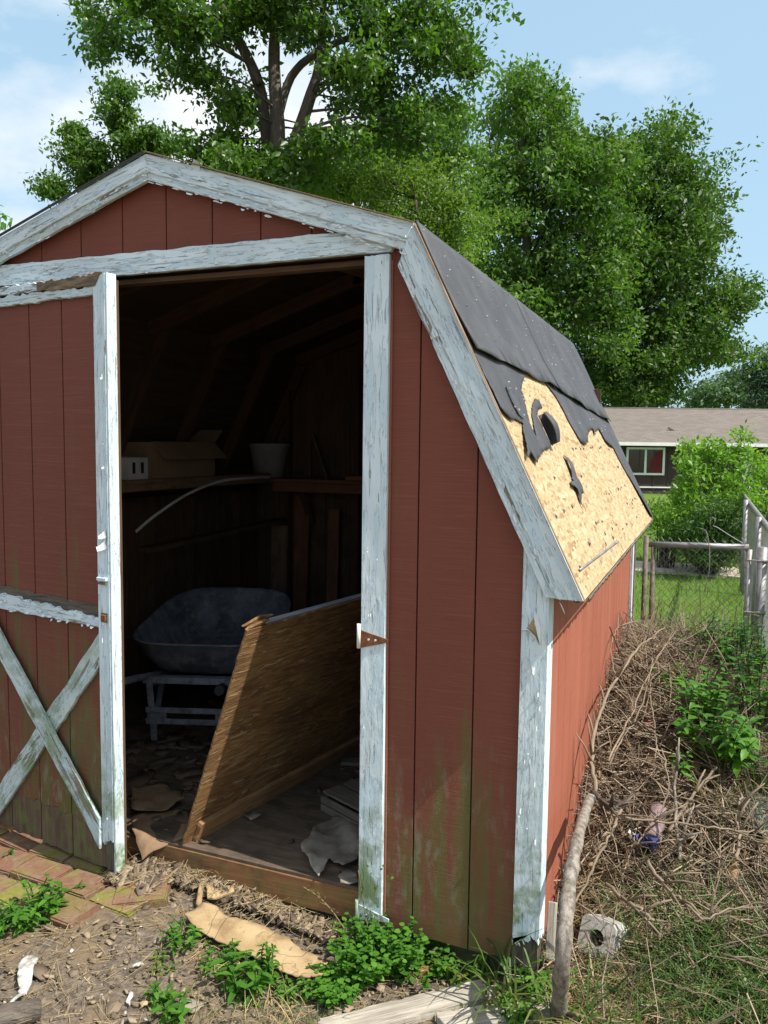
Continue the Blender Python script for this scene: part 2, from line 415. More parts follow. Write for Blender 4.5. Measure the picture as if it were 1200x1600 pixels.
def m_leaf(name, c0, c1, c2=None, trans=.35, rough=.5, spec=.35):
    g = G(name); t = g.attr('tint'); p = g.pos()
    col = g.mix(t, c0, c1)
    if c2: col = g.mix(g.sstep(g.noise(p, 1.1, 3), .50, .72), col, c2)
    g.set(col, rough, spec=spec)
    tr = g.n.new('ShaderNodeBsdfTranslucent'); g.l.new(g.mix(.5, col, (.30, .42, .05)), tr.inputs['Color']) if False else g.l.new(g.mix(1.0, col, (1.6, 1.9, .7), 'MULTIPLY'), tr.inputs['Color'])
    ms = g.n.new('ShaderNodeMixShader'); ms.inputs[0].default_value = trans; g.l.new(g.b.outputs[0], ms.inputs[1]); g.l.new(tr.outputs[0], ms.inputs[2]); g.l.new(ms.outputs[0], g.out.inputs[0])
    return g.mat
def m_plain(name, c0, c1, scale=8, rough=.8, bump=.2, dist=.003, metal=0.0, spec=.25, rust=None, rustamt=.5):
    g = G(name); p = g.pos(); n = g.noise(p, scale, 6, .65)
    col = g.mix(g.sstep(n, .3, .7), c0, c1)
    if rust: col = g.mix(g.math('MULTIPLY', g.sstep(g.noise(p, scale * 2.3, 6, .7), .48, .62), rustamt), col, rust)
    return g.set(col, rough, g.bump(g.noise(p, scale * 4, 4), bump, dist), metal=metal, spec=spec)
def m_tint(name, c0, c1, c2=None, rough=.9):
    g = G(name); t = g.attr('tint'); col = g.mix(t, c0, c1)
    if c2: col = g.mix(g.sstep(g.noise(g.pos(), 3, 4), .48, .62), col, c2)
    return g.set(col, rough, spec=.15)

M = {}
M['trim'] = m_peel('painted_trim', .22)
M['trim_fine'] = m_peel('painted_trim_sound', .06)
M['trim_bad'] = m_peel('painted_trim_peeling', .46)
M['trim_moss'] = m_peel('painted_trim_mossy', .40, .85, paint=(.53, .62, .62), mossz=(-.1, 1.9))
M['trim_low'] = m_peel('painted_trim_mossy_foot', .20, 1.0, mossz=(0.0, .75))
M['trim_rot'] = m_peel('painted_trim_rotten', .95, .35, wood=((.085, .07, .05), (.25, .21, .165)), mossz=(0, 3))
M['siding'] = m_siding('red_siding', 1.0)
M['siding_gable'] = m_siding('red_siding_gable', 0.0, .95)
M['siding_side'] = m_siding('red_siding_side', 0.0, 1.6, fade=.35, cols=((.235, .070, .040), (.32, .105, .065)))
M['siding_door'] = m_siding('red_siding_door', 1.1, .92, top=2.1)
M['groove'] = m_plain('groove_wood', (.075, .022, .017), (.10, .032, .024), 12)
M['bare_low'] = m_wood('bare_grey_wood', (.075, .052, .034), (.165, .115, .078), (3, 26, 1), .5, moss=.55)
M['rotten'] = m_wood('rotten_wood', (.045, .038, .03), (.17, .14, .11), (5, 60, 1), 1.0, .008)
M['rotrail'] = m_wood('rotten_rail', (.07, .055, .04), (.30, .22, .145), (7, 40, 1), 1.0, .010)
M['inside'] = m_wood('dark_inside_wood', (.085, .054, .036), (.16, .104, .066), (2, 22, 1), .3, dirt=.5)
M['lining'] = m_wood('shade_dark_roof_lining', (.050, .036, .025), (.095, .068, .046), (2, 22, 1), .2)  # dark colour stands in for the deep shade under the roof
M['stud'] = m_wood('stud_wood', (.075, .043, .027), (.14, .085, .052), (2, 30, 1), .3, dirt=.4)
M['shelf'] = m_wood('shelf_wood', (.20, .125, .074), (.33, .215, .13), (2, 30, 1), .3, dirt=.4)
M['redboard'] = m_wood('reddish_board', (.20, .082, .05), (.30, .135, .082), (2, 30, 1), .3, dirt=.3)
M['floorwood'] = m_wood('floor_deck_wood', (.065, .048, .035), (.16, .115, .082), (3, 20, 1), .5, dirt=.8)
M['sill'] = m_wood('sill_wood', (.15, .068, .030), (.29, .145, .065), (2.5, 34, 1), .5, dirt=.6, moss=.25)
M['skirt'] = m_wood('skirt_wood', (.032, .030, .022), (.072, .068, .045), (2.5, 34, 1), .5, dirt=.5, moss=.35)
M['osb'] = m_osb(); M['felt'] = m_felt()
def m_ply():
    g = G('weathered_plywood'); uv = g.uv(); p = g.pos()
    wv = g.noise(g.map(uv, (1.6, 13, 1)), 1.0, 3, .5, 1.5); wv = g.math('FRACT', g.math('MULTIPLY', wv, 7.0)); wv = g.math('ABSOLUTE', g.math('SUBTRACT', wv, .5))
    f = g.noise(g.map(uv, (7, 150, 1)), 1.0, 4, .65); big = g.noise(g.map(uv, (2.5, 6, 1)), 1.0, 5, .6)
    v = g.math('ADD', g.math('MULTIPLY', wv, .5), g.math('MULTIPLY', f, .72))
    col = g.mix(g.sstep(v, .25, .75), (.115, .058, .024), (.35, .21, .092)); col = g.mix(g.math('MULTIPLY', g.sstep(big, .42, .68), .55), col, (.085, .042, .018))
    lift = g.sstep(g.noise(g.map(uv, (9, 60, 1), loc=(2, 2, 0)), 1.0, 6, .65, .8), .58, .60); col = g.mix(g.math('MULTIPLY', lift, .6), col, (.50, .36, .19))
    col = g.mix(g.math('MULTIPLY', g.sstep(g.noise(p, 24, 5, .7), .62, .70), .7), col, (.05, .03, .018))
    h = g.math('ADD', g.math('MULTIPLY', f, .9), g.math('MULTIPLY', lift, .7)); h = g.math('ADD', h, g.math('MULTIPLY', big, .8))
    return g.set(col, .8, g.bump(h, 1.0, .009), spec=.2)
M['ply'] = m_ply()
M['batten'] = m_wood('panel_batten', (.16, .085, .038), (.36, .21, .10), (4, 50, 1), .6, dirt=.2)
M['ply_edge'] = m_wood('grey_plywood_edge', (.16, .17, .20), (.33, .34, .38), (3, 60, 1), .4)
M['oldplank'] = m_wood('weathered_plank', (.21, .185, .15), (.47, .43, .37), (3, 50, 1), 1.0, .006, dirt=.15)
M['pallet'] = m_wood('grey_crate_wood', (.085, .075, .062), (.19, .17, .145), (3, 30, 1), .6, dirt=.35)
M['ground'] = m_ground()
M['steel'] = m_plain('galvanised_steel', (.17, .175, .185), (.30, .305, .315), 9, .5, .1, .001, .35, .4, (.20, .09, .045), .35)
M['oldpost'] = m_plain('dull_rusty_pipe', (.10, .075, .06), (.20, .165, .14), 26, .75, .2, .001, .3)
M['rust'] = m_plain('rusty_steel', (.13, .055, .028), (.28, .12, .06), 30, .75, .3, .001, .3)
M['barrow'] = m_plain('grey_barrow_steel', (.075, .082, .098), (.19, .20, .23), 7, .6, .15, .002, .0, .4, (.30, .31, .33), .45)
M['barrow_leg'] = m_plain('barrow_leg_steel', (.17, .18, .21), (.30, .31, .35), 14, .6, .15, .002, .2, .4, (.10, .06, .045), .5)
M['card'] = m_plain('tan_card', (.30, .215, .115), (.42, .31, .18), 5, .85, .25, .004)
def m_card():
    g = G('stained_card'); p = g.pos(); n = g.noise(p, 6, 6, .65); f = g.noise(p, 60, 4)
    c = g.mix(g.sstep(n, .3, .7), (.27, .19, .10), (.40, .295, .17)); c = g.mix(g.math('MULTIPLY', g.sstep(g.noise(p, 11, 6, .7), .52, .66), .55), c, (.16, .10, .05))
    c = g.mix(g.math('MULTIPLY', g.sstep(f, .6, .75), .5), c, (.12, .085, .055))
    cr = g.math('ABSOLUTE', g.math('SUBTRACT', g.noise(p, 5, 3, .5, .5), .5)); crease = g.sstep(cr, .018, .0)
    return g.set(c, .9, g.bump(g.math('ADD', g.math('MULTIPLY', f, .3), g.math('MULTIPLY', crease, -1.0)), .8, .004), spec=.15)
M['card_stained'] = m_card()
M['dirty_white'] = m_plain('dirty_white_chip', (.22, .20, .17), (.66, .66, .63), 26, .85, .5, .004)
M['card_dark'] = m_plain('brown_card', (.15, .095, .055), (.27, .18, .11), 7, .9, .4, .006)
M['paper'] = m_plain('grey_torn_paper', (.12, .10, .08), (.26, .23, .195), 9, .9, .5, .006)
M['flake'] = m_plain('white_paint_flake', (.58, .65, .68), (.70, .74, .75), 14, .7, .2)
M['white'] = m_plain('white_plastic', (.62, .61, .58), (.74, .73, .70), 9, .5, .1)
M['bucket'] = m_plain('pale_bucket_plastic', (.30, .295, .285), (.40, .39, .37), 7, .55, .1)
M['box'] = m_plain('cardboard_box', (.24, .17, .10), (.31, .22, .135), 5, .9, .2)
M['bark'] = m_wood('tree_bark', (.065, .055, .045), (.17, .145, .12), (6, 26, 1), 1.0, .03)
def m_logbark():
    g = G('log_bark'); p = g.pos(); n = g.noise(g.map(p, (1, 1, .45)), 34, 7, .7); n2 = g.noise(p, 9, 4)
    c = g.mix(g.sstep(n, .35, .65), (.105, .09, .075), (.30, .27, .235)); c = g.mix(g.math('MULTIPLY', g.sstep(n2, .5, .65), .5), c, (.20, .175, .13))
    return g.set(c, .95, g.bump(n, 1.0, .010), spec=.1)
M['log'] = m_logbark()
M['branch'] = m_wood('dry_branch_bark', (.11, .083, .060), (.29, .23, .165), (7, 70, 1), .8, .004)
M['twig'] = m_tint('dry_twigs', (.075, .056, .042), (.37, .295, .21))
M['straw'] = m_tint('dead_straw', (.17, .125, .06), (.47, .37, .20))
M['deadleaf'] = m_tint('dead_leaves', (.075, .045, .028), (.27, .18, .10))
M['chip'] = m_tint('wood_chips', (.075, .055, .04), (.30, .235, .17))
M['floorchip'] = m_tint('floor_crust', (.07, .048, .034), (.17, .12, .085))
M['grass'] = m_leaf('grass_blades', (.030, .075, .012), (.085, .17, .025), (.16, .17, .05), .3, .5)
M['grass_dark'] = m_leaf('long_grass', (.028, .070, .016), (.085, .165, .035), (.14, .16, .05), .3, .45)
M['weed'] = m_leaf('weed_leaves', (.045, .135, .016), (.105, .25, .030), None, .4, .42)
M['weed_dark'] = m_leaf('weed_leaves_dark', (.030, .085, .018), (.075, .17, .028), None, .35, .45)
M['lawn'] = m_leaf('lawn_blades', (.060, .13, .018), (.15, .245, .035), (.21, .21, .06), .35, .6)
M['oak'] = m_leaf('tree_leaves_near', (.026, .070, .012), (.090, .170, .022), None, .38, .4, .45)
M['maple'] = m_leaf('tree_leaves_mid', (.026, .072, .014), (.098, .182, .028), (.115, .180, .026), .35, .5)
M['broad'] = m_leaf('tree_leaves_broad', (.026, .068, .013), (.085, .158, .026), (.098, .152, .024), .32, .5)
M['yellowtree'] = m_leaf('tree_leaves_yellowish', (.055, .115, .018), (.150, .220, .032), None, .38, .5)
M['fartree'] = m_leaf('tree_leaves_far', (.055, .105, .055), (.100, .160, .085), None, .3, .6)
M['pine'] = m_leaf('pine_needles', (.020, .050, .028), (.050, .095, .050), None, .15, .6)
M['bush'] = m_leaf('bush_leaves', (.075, .165, .018), (.175, .30, .040), None, .42, .45)
M['conifer'] = m_leaf('conifer_sprays', (.022, .060, .012), (.070, .140, .025), None, .25, .6)
def m_brick():
    g = G('mossy_brick'); p = g.pos(); r = g.rnd()
    col = g.mix(r, (.17, .085, .055), (.235, .145, .085)); col = g.mix(g.sstep(g.noise(p, 30, 5, .7), .4, .7), col, (.15, .085, .06))
    mo = g.sstep(g.math('ADD', g.noise(p, 14, 6, .7), g.math('MULTIPLY', g.math('SUBTRACT', r, .5), .16)), .45, .66); dt = g.sstep(g.noise(p, 22, 6, .7), .47, .62); col = g.mix(g.math('MULTIPLY', dt, .75), col, (.19, .145, .095))
    col = g.mix(g.math('MULTIPLY', mo, .9), col, g.mix(g.noise(p, 50, 3), (.095, .105, .022), (.22, .22, .050)))
    return g.set(col, .95, g.bump(g.noise(p, 45, 5, .7), .7, .006), spec=.1)
M['brick'] = m_brick()
M['concrete'] = m_plain('grey_concrete', (.27, .26, .24), (.42, .41, .38), 22, .95, .5, .004)
M['mat'] = m_plain('dark_screen', (.045, .048, .048), (.085, .088, .085), 30, .8, .6, .004)
M['red'] = m_plain('red_plastic', (.38, .035, .05), (.50, .06, .075), 8, .5, .1)
M['cloth'] = m_plain('mauve_cloth', (.16, .11, .115), (.27, .20, .205), 20, .95, .6, .006)
M['blue'] = m_plain('blue_plastic', (.04, .06, .20), (.09, .12, .36), 12, .4, .2)
M['black'] = m_plain('black_rubber', (.012, .012, .013), (.025, .025, .027), 12, .6, .2)
M['nail'] = m_plain('nail_heads', (.012, .012, .013), (.42, .42, .43), 60, .5, .1)
M['house'] = m_plain('dark_brown_wall', (.050, .036, .034), (.066, .048, .045), 3, .9, .1)
def m_shingle():
    g = G('worn_shingles'); o = g.objc(); p = g.pos()
    b = g.n.new('ShaderNodeTexBrick'); g.l.new(g.map(g.uv(), (1, 1, 1)), b.inputs['Vector']); b.inputs['Scale'].default_value = 1.0
    b.inputs['Brick Width'].default_value = .32; b.inputs['Row Height'].default_value = .14; b.inputs['Mortar Size'].default_value = .008
    b.inputs['Color1'].default_value = (.135, .118, .105, 1); b.inputs['Color2'].default_value = (.175, .152, .136, 1); b.inputs['Mortar'].default_value = (.095, .083, .075, 1)
    n = g.noise(p, 1.2, 6, .7)
    col = g.mix(g.math('MULTIPLY', g.sstep(n, .45, .7), .4), b.outputs['Color'], (.14, .12, .105))
    return g.set(col, .95)
M['shingle'] = m_shingle()
M['whitepaint'] = m_plain('white_frame_paint', (.62, .63, .62), (.72, .72, .71), 3, .6, .1)
M['glass'] = G('window_glass').set((.012, .014, .016), .06, spec=.6)
M['curtain'] = m_plain('red_curtain', (.10, .014, .016), (.15, .022, .024), 6, .9, .2)
M['pathmat'] = m_plain('pale_path', (.38, .33, .27), (.50, .45, .38), 6, .95, .4)

# ================================================================== GROUND
def build_ground():
    def axis(lo, hi, step, far, n):
        a = list(np.arange(lo, hi + 1e-6, step)); g = np.geomspace(step * 2, far, n)
        return np.array(sorted([lo - q for q in g] + a + [hi + q for q in g]))
    xs = axis(-4.2, 3.0, .05, 300, 26); ys = axis(-1.6, 7.0, .05, 300, 26)
    X, Y = np.meshgrid(xs, ys); Z = gz(X, Y)
    Z = Z + RNG.normal(0, .0035, Z.shape) * ((X > -4) & (X < 3) & (Y > -1.6) & (Y < 7))
    Z = Z + mound(X, Y) * .55 - .06 * ((X < -0.1) & (X > -2.9) & (Y > .1) & (Y < 3.1))
    nx, ny = len(xs), len(ys); V = np.stack([X, Y, Z], -1).reshape(-1, 3)
    i = (np.arange(ny - 1)[:, None] * nx + np.arange(nx - 1)).ravel()
    o = from_np('ground', V, np.stack([i, i + 1, i + nx + 1, i + nx], 1), M['ground'], smooth=True)
    tag(o, kind='structure')
build_ground()

# ================================================================== SHED
XR, ZR = -1.4945, 2.768                 # ridge
XK, ZK, XE, ZE = -0.444, 2.420, 0.129, 1.241
DEP = 3.20                              # roof depth
def mir(x): return 2 * XR - x
def roof_z(x):
    x = x if x > XR else mir(x)
    if x < XK: return ZR + (ZK - ZR) * (x - XR) / (XK - XR)
    return ZK + (ZE - ZK) * (x - XK) / (XE - XK)
shed = thing('garden_shed', 'red barn shaped garden shed with peeling white trim and torn roof felt', 'shed', (XR, 1.6, 0))
G0 = -0.2275
def groove_list(lo, hi, pitch=.2032, phase=G0):
    k0 = math.ceil((lo - phase) / pitch); out = []
    while phase + k0 * pitch < hi: out.append(phase + k0 * pitch); k0 += 1
    return out
def siding_front(lo, hi, zlo, ztop, mat, name='siding_plank', y=0.012, back=True, zj=.004):
    """planks of the front wall between lo and hi, ztop(x) = upper line"""
    e = [lo] + groove_list(lo + .02, hi - .02) + [hi]
    for a, b in zip(e, e[1:]):
        a2, b2 = a + (.0024 if a != lo else 0), b - (.0024 if b != hi else 0)
        n = 4; top = [(b2 + (a2 - b2) * i / n, ztop(b2 + (a2 - b2) * i / n)) for i in range(n + 1)]
        bot = [(a2, zlo + random.uniform(-zj, zj)), ((a2 + b2) / 2, zlo + random.uniform(-zj, zj)), (b2, zlo + random.uniform(-zj, zj))]
        slab(name, bot + top, (0, y, 0), (1, 0, 0), (0, 0, 1), .012, mat, shed, (0, 1), .0012)
    if back:
        n = 10; top = [(hi + (lo - hi) * i / n, ztop(hi + (lo - hi) * i / n)) for i in range(n + 1)]
        slab('wall_backing', [(lo, zlo + .02), (hi, zlo + .02)] + top, (0, y + .008, 0), (1, 0, 0), (0, 0, 1), .006, M['groove'], shed)
HB, HT = 2.346, 2.428
JL, JR = -0.6276, -0.5381
siding_front(-.62, .0, 0.0, lambda x: roof_z(x) - .05, M['siding'])
siding_front(mir(.0), mir(-.62), 0.0, lambda x: roof_z(x) - .05, M['siding'])
siding_front(mir(-.56), -.56, 2.40, lambda x: max(2.405, roof_z(x) - .05), M['siding_gable'])
# right wall: narrow planks along y
def siding_side(x, sgn):
    ys = [0.0] + list(np.arange(.16, 3.14, .152)) + [3.14]
    for a, b in zip(ys, ys[1:]):
        a2, b2 = a + .003, b - .003
        if sgn > 0: slab('siding_plank', rect(a2, random.uniform(-.006, .004), b2, 1.42), (x - .012, 0, 0), (0, 1, 0), (0, 0, 1), .012, M['siding_side'], shed, (0, 1), .001)
        else: slab('siding_plank', rect(-b2, 0, -a2, 1.42), (x + .012, 0, 0), (0, -1, 0), (0, 0, 1), .012, M['siding_side'], shed, (0, 1), .001)
    slab('wall_backing', rect(0, .01, 3.14, 1.42), (x - .016 * sgn - .004 * (sgn > 0), 0, 0), (0, 1, 0), (0, 0, 1), .006, M['groove'], shed)
siding_side(0.0, 1); siding_side(mir(0.0), -1)
# back wall
def gam(inset, zb=0.0):
    return [(mir(XE - inset - .1), zb), (XE - inset - .1, zb), (XE - inset - .1, roof_z(XE - inset - .1) - .03), (XK, ZK - .035), (XR, ZR - .035), (mir(XK), ZK - .035), (mir(XE - inset - .1), roof_z(XE - inset - .1) - .03)]
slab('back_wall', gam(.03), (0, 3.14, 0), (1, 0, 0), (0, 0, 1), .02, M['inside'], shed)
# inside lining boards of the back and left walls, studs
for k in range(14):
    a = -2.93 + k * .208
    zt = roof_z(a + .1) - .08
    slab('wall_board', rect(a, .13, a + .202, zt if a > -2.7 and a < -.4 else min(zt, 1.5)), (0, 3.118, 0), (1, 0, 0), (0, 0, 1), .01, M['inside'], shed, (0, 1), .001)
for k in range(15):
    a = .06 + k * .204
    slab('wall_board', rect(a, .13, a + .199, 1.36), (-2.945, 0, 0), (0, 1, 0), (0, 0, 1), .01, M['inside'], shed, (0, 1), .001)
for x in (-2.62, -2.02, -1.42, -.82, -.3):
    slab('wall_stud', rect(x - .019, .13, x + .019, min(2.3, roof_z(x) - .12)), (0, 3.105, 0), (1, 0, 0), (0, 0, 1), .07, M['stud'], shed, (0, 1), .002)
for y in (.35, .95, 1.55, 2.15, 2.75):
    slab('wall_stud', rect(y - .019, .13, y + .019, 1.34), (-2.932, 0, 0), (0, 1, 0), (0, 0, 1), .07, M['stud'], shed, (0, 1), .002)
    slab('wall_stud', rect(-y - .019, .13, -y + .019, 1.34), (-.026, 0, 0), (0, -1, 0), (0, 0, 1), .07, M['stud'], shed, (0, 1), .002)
# roof decks: right lower (OSB), right upper, and their mirror images
def slope(x0, z0, x1, z1):
    a = Vector((x1 - x0, 0, z1 - z0)); L = a.length; a.normalize(); n = Vector((-a.z, 0, a.x))
    if n.z < 0: n = -n
    return Vector((x0, 0, z0)), a, n, L
Y0R = -.03
for nm, (x0, z0, x1, z1) in (('r', (XK, ZK, XE, ZE)), ('u', (XR, ZR, XK, ZK)), ('lu', (XR, ZR, mir(XK), ZK)), ('ll', (mir(XK), ZK, mir(XE), ZE))):
    o, a, n, L = slope(x0, z0, x1, z1); t = .014
    dn = n if a.cross(Vector((0, 1, 0))).dot(n) > 0 else -n
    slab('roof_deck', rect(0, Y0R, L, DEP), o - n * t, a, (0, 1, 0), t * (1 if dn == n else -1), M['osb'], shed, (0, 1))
    slab('roof_shade_lining', rect(.004, .02, L - .004 if nm in ('u', 'lu') else L - .16, DEP - .06), o - n * (t + .012), a, (0, 1, 0), .010 * (1 if dn == n else -1), M['lining'], shed, (0, 1))  # added dark sheet below the deck; the ceiling's shade is in its colour
    if nm in 'lu' and nm != 'r':
        slab('roofing_felt', rect(-.003, Y0R, L, DEP), o + n * .002, a, (0, 1, 0), .003 * (1 if dn == n else -1), M['felt'], shed, (0, 1))
# rafters inside
for y in (.08, .69, 1.3, 1.91, 2.52, 3.06):
    for (x0, z0, x1, z1) in ((XK, ZK, XE - .14, ZE + .29), (XR, ZR, XK, ZK), (mir(XK), ZK, mir(XE - .14), ZE + .29), (mir(XK), ZK, XR, ZR)):
        o, a, n, L = slope(x0, z0, x1, z1)
        bm = bmesh.new(); bar(bm, o - n * .062 + Vector((0, y, 0)), o - n * .062 + a * L + Vector((0, y, 0)), .036, .088, n); from_bm('rafter', bm, M['stud'], shed)

# --- felt on the right lower slope
oS, aS, nS, LS = slope(XK, ZK, XE, ZE)
def roofpt(y, s, h): return oS + aS * (s * LS) + nS * h + Vector((0, y, 0))
def rp(u, v):                                           # pixel -> (y, s) on the slope
    d = Vector(ray(u, v)); c = Vector(CAM); t = (oS - c).dot(nS) / d.dot(nS); p = c + d * t
    return (p.y, (p - oS).dot(aS) / LS)
YE = DEP
def felt_piece(name, outline, spacing, hfun, amp=0.0, step=None, th=.003, mat='felt'):
    out = [(y, s * LS) for y, s in outline]
    bm = sheet(out, spacing, lambda y, sl: (roofpt(y, sl / LS, hfun(y, sl / LS)), nS), th, step, amp)
    return from_bm(name, bm, M[mat], shed)
lap = [rp(*q) for q in ((738, 549), (800, 578), (855, 602), (905, 635), (947, 660))]
lap_y = [-.034] + [q[0] for q in lap[1:4]] + [YE]; lap_s = [q[1] for q in lap]
def lapline(y): return float(np.interp(y, lap_y, lap_s))
def fold(y): return .006 + .007 * (0.5 + 0.5 * math.sin(y * 4.2 + .8)) + .004 * math.sin(y * 11)
up = [(-.034, -.012), (1.38, -.012), (1.38, lapline(1.38))] + [(y, lapline(y) + random.uniform(-.004, .004)) for y in np.linspace(1.3, 0.0, 12)] + [(-.034, lapline(-.034))]
felt_piece('roofing_felt', up, .07, lambda y, s: .007 + fold(y) * sm(lapline(y) - .12, lapline(y), s) + .003 * math.sin(9 * y) * math.sin(14 * s))
up2 = [(1.386, -.012), (YE, -.012), (YE, lapline(YE))] + [(y, lapline(y) + random.uniform(-.004, .004)) for y in np.linspace(3.1, 1.45, 12)] + [(1.386, lapline(1.386))]
felt_piece('roofing_felt', up2, .07, lambda y, s: .0085 + fold(y) * sm(lapline(y) - .12, lapline(y), s) + .003 * math.sin(8 * y + 1) * math.sin(12 * s))
def z9(x, y): return rp(780 + x / 9.41, 560 + y / 9.41)
left = [(-.034, .315), (lap_y[1], lapline(lap_y[1]) - .03), z9(375, 255)] + [z9(*q) for q in ((335, 330), (318, 400), (305, 470), (345, 575), (390, 790), (430, 960), (480, 1080), (528, 1195), (512, 1110), (490, 1000), (465, 820), (475, 680), (510, 598), (570, 620), (620, 730), (550, 750), (540, 850), (600, 970), (660, 1130), (740, 1290), (700, 1322), (640, 1350), (570, 1460), (512, 1552), (400, 1405), (352, 1500), (345, 1350), (330, 1150), (322, 1000), (335, 972), (210, 905), (150, 912), (62, 842))] + [(-.034, .50)]
def lefth(y, s):
    return .004 + .007 * float(sm(.50, .62, s)) * (0.6 + .4 * math.sin(17 * y)) + .006 * float(sm(.2, .0, y)) * float(sm(.36, .5, s))
felt_piece('roofing_felt', left, .03, lefth, .0045, .011, .0018)
right = [z9(660, 355), (1.3, lapline(1.3) - .03), (2.2, lapline(2.2) - .03), (YE, lapline(YE) - .03), (YE, 1.0)] + [rp(*q) for q in ((1014, 806), (1000, 780), (985, 752), (974, 733), (963, 712), (957, 700), (950, 697), (944, 690), (939, 680), (934, 671), (931, 673), (927, 681), (925, 672), (921, 671), (917, 680), (915, 692), (911, 696), (905, 690), (897, 676), (888, 660), (878, 640), (868, 622))]
felt_piece('roofing_felt', right, .045, lambda y, s: .004 + .010 * float(sm(.42, .62, s)) * (.5 + .5 * math.sin(13 * y)), .004, .014, .0018)
def felt_roll():
    """the torn flap rolled back on itself: a strip curling round an axis that runs down the slope"""
    p0, p1 = z9(548, 850), z9(745, 1285); N, K = 12, 9; bm = bmesh.new(); rows = []
    e = Vector((p1[0] - p0[0], (p1[1] - p0[1]) * LS)); L = e.length; e.normalize(); q = Vector((-e.y, e.x))
    if q.x < 0: q = -q
    for i in range(N + 1):
        t = i / N; r = .017 + .009 * math.sin(PI * t)
        row = []
        for k in range(K + 1):
            a = -PI / 2 + (k / K) * PI * 1.35
            c = Vector((p0[0], p0[1] * LS)) + e * (L * t) + q * (r * math.cos(a) * 1.0 + r * .1)
            h = .006 + r + r * math.sin(a)
            row.append(roofpt(c.x, c.y / LS, h))
        rows.append(row)
    for sgn, off in ((1, 0), (-1, .003)):
        g = [[bm.verts.new(p + nS * off) for p in row] for row in rows]
        for i in range(N):
            for k in range(K):
                f = [g[i][k], g[i][k + 1], g[i + 1][k + 1], g[i + 1][k]]; fc = bm.faces.new(f if sgn > 0 else f[::-1]); fc.smooth = True
    from_bm('felt_flap', bm, M['felt'], shed)
felt_roll()
z5 = lambda x, y: rp(750 + x / 3.81, 540 + y / 3.81)
scrap = [z5(*q) for q in ((490, 655), (515, 675), (545, 745), (578, 805), (590, 850), (600, 885), (585, 890), (600, 955), (615, 985), (585, 930), (560, 860), (530, 835), (528, 812), (548, 808), (530, 760), (510, 705))]
felt_piece('felt_scrap', scrap, .03, lambda y, s: .004 + .010 * abs(math.sin(40 * s)), .003, .011, .0016)
# grey chalked line / metal strip near the eave, and pale scratch in the felt
line = [rp(*q) for q in ((903, 890), (964, 844), (966, 847), (905, 893))]
felt_piece('drip_strip', line, .06, lambda y, s: .002, 0, .1, .003, 'steel')
scr = [z9(*q) for q in ((60, 440), (85, 450), (180, 660), (270, 860), (315, 915), (250, 850), (150, 660))]
felt_piece('felt_crease', scr, .03, lambda y, s: .008, 0, .03, .004, 'felt')
# nail heads and staples (too small to pick apart)
def nails():
    bm = bmesh.new()
    def put(y, s, h, r):
        c = roofpt(y, s, h); k = 6; off = random.random()
        ring = [bm.verts.new(c + (aS * math.cos(2 * PI * (i + off) / k) + Vector((0, 1, 0)) * math.sin(2 * PI * (i + off) / k)) * r) for i in range(k)]
        top = bm.verts.new(c + nS * .006)
        for i in range(k): bm.faces.new((ring[i], ring[(i + 1) % k], top))
    for r_ in range(5):
        for k in range(22):
            put(.05 + k * .143 + random.uniform(-.07, .07), .03 + r_ * .075 + random.uniform(-.03, .03), .012, random.uniform(.0025, .005))
    for k in range(10): put(.02 + random.random() * .5, .40 + random.random() * .12, .02, .005)
    for k in range(14): put(1.3 + random.random() * 1.7, .45 + random.random() * .1, .014, .005)
    from_bm('roofing_nails', bm, M['nail'], shed)['kind'] = 'stuff'
    bm = bmesh.new()
    for row in (.60, .70, .79, .865, .90, .93):
        for k in range(34):
            if random.random() < .78: continue
            y = .02 + k * .088 + random.uniform(-.02, .02); s = row + random.uniform(-.008, .008)
            c = roofpt(y, s, .001); w, h = random.uniform(.004, .009), random.uniform(.006, .014)
            an = random.uniform(-.7, .7); u = (aS * math.cos(an) + Vector((0, 1, 0)) * math.sin(an)); w_ = nS.cross(u)
            vs = [c + u * h - w_ * w * .5, c + u * h * .2 + w_ * w, c - u * h + w_ * w * .3, c - u * h * .2 - w_ * w]
            lo = [bm.verts.new(p) for p in vs]; t = bm.verts.new(c + nS * random.uniform(.003, .010))
            for i in range(4): bm.faces.new((lo[i], lo[(i + 1) % 4], t))
    from_bm('felt_crumbs', bm, M['felt'], shed)['kind'] = 'stuff'
nails()
# ragged grey strip along the eave: its edge, with shadow put into the colour
fr = [(0.02, 0)] + [(y, random.uniform(.004, .018)) for y in np.arange(.03, 3.12, .022)] + [(3.15, 0)]
bm = sheet([(y, -s) for y, s in fr], .05, lambda y, t: (roofpt(y, 1.0, 0) + Vector((.004, 0, t)), Vector((1, 0, 0))), .003, .05, 0)
from_bm('eave_edge_shadow', bm, M['pallet'], shed)
slab('fascia_board', rect(-.02, ZE - .012, 3.18, ZE + .012), (XE - .034, 0, 0), (0, 1, 0), (0, 0, 1), .018, M['stud'], shed, (1, 0), .002)
slab('soffit_board', rect(.03, -.03, .11, 3.18), (0, 0, ZE + .01), (1, 0, 0), (0, 1, 0), .008, M['stud'], shed, (0, 1))

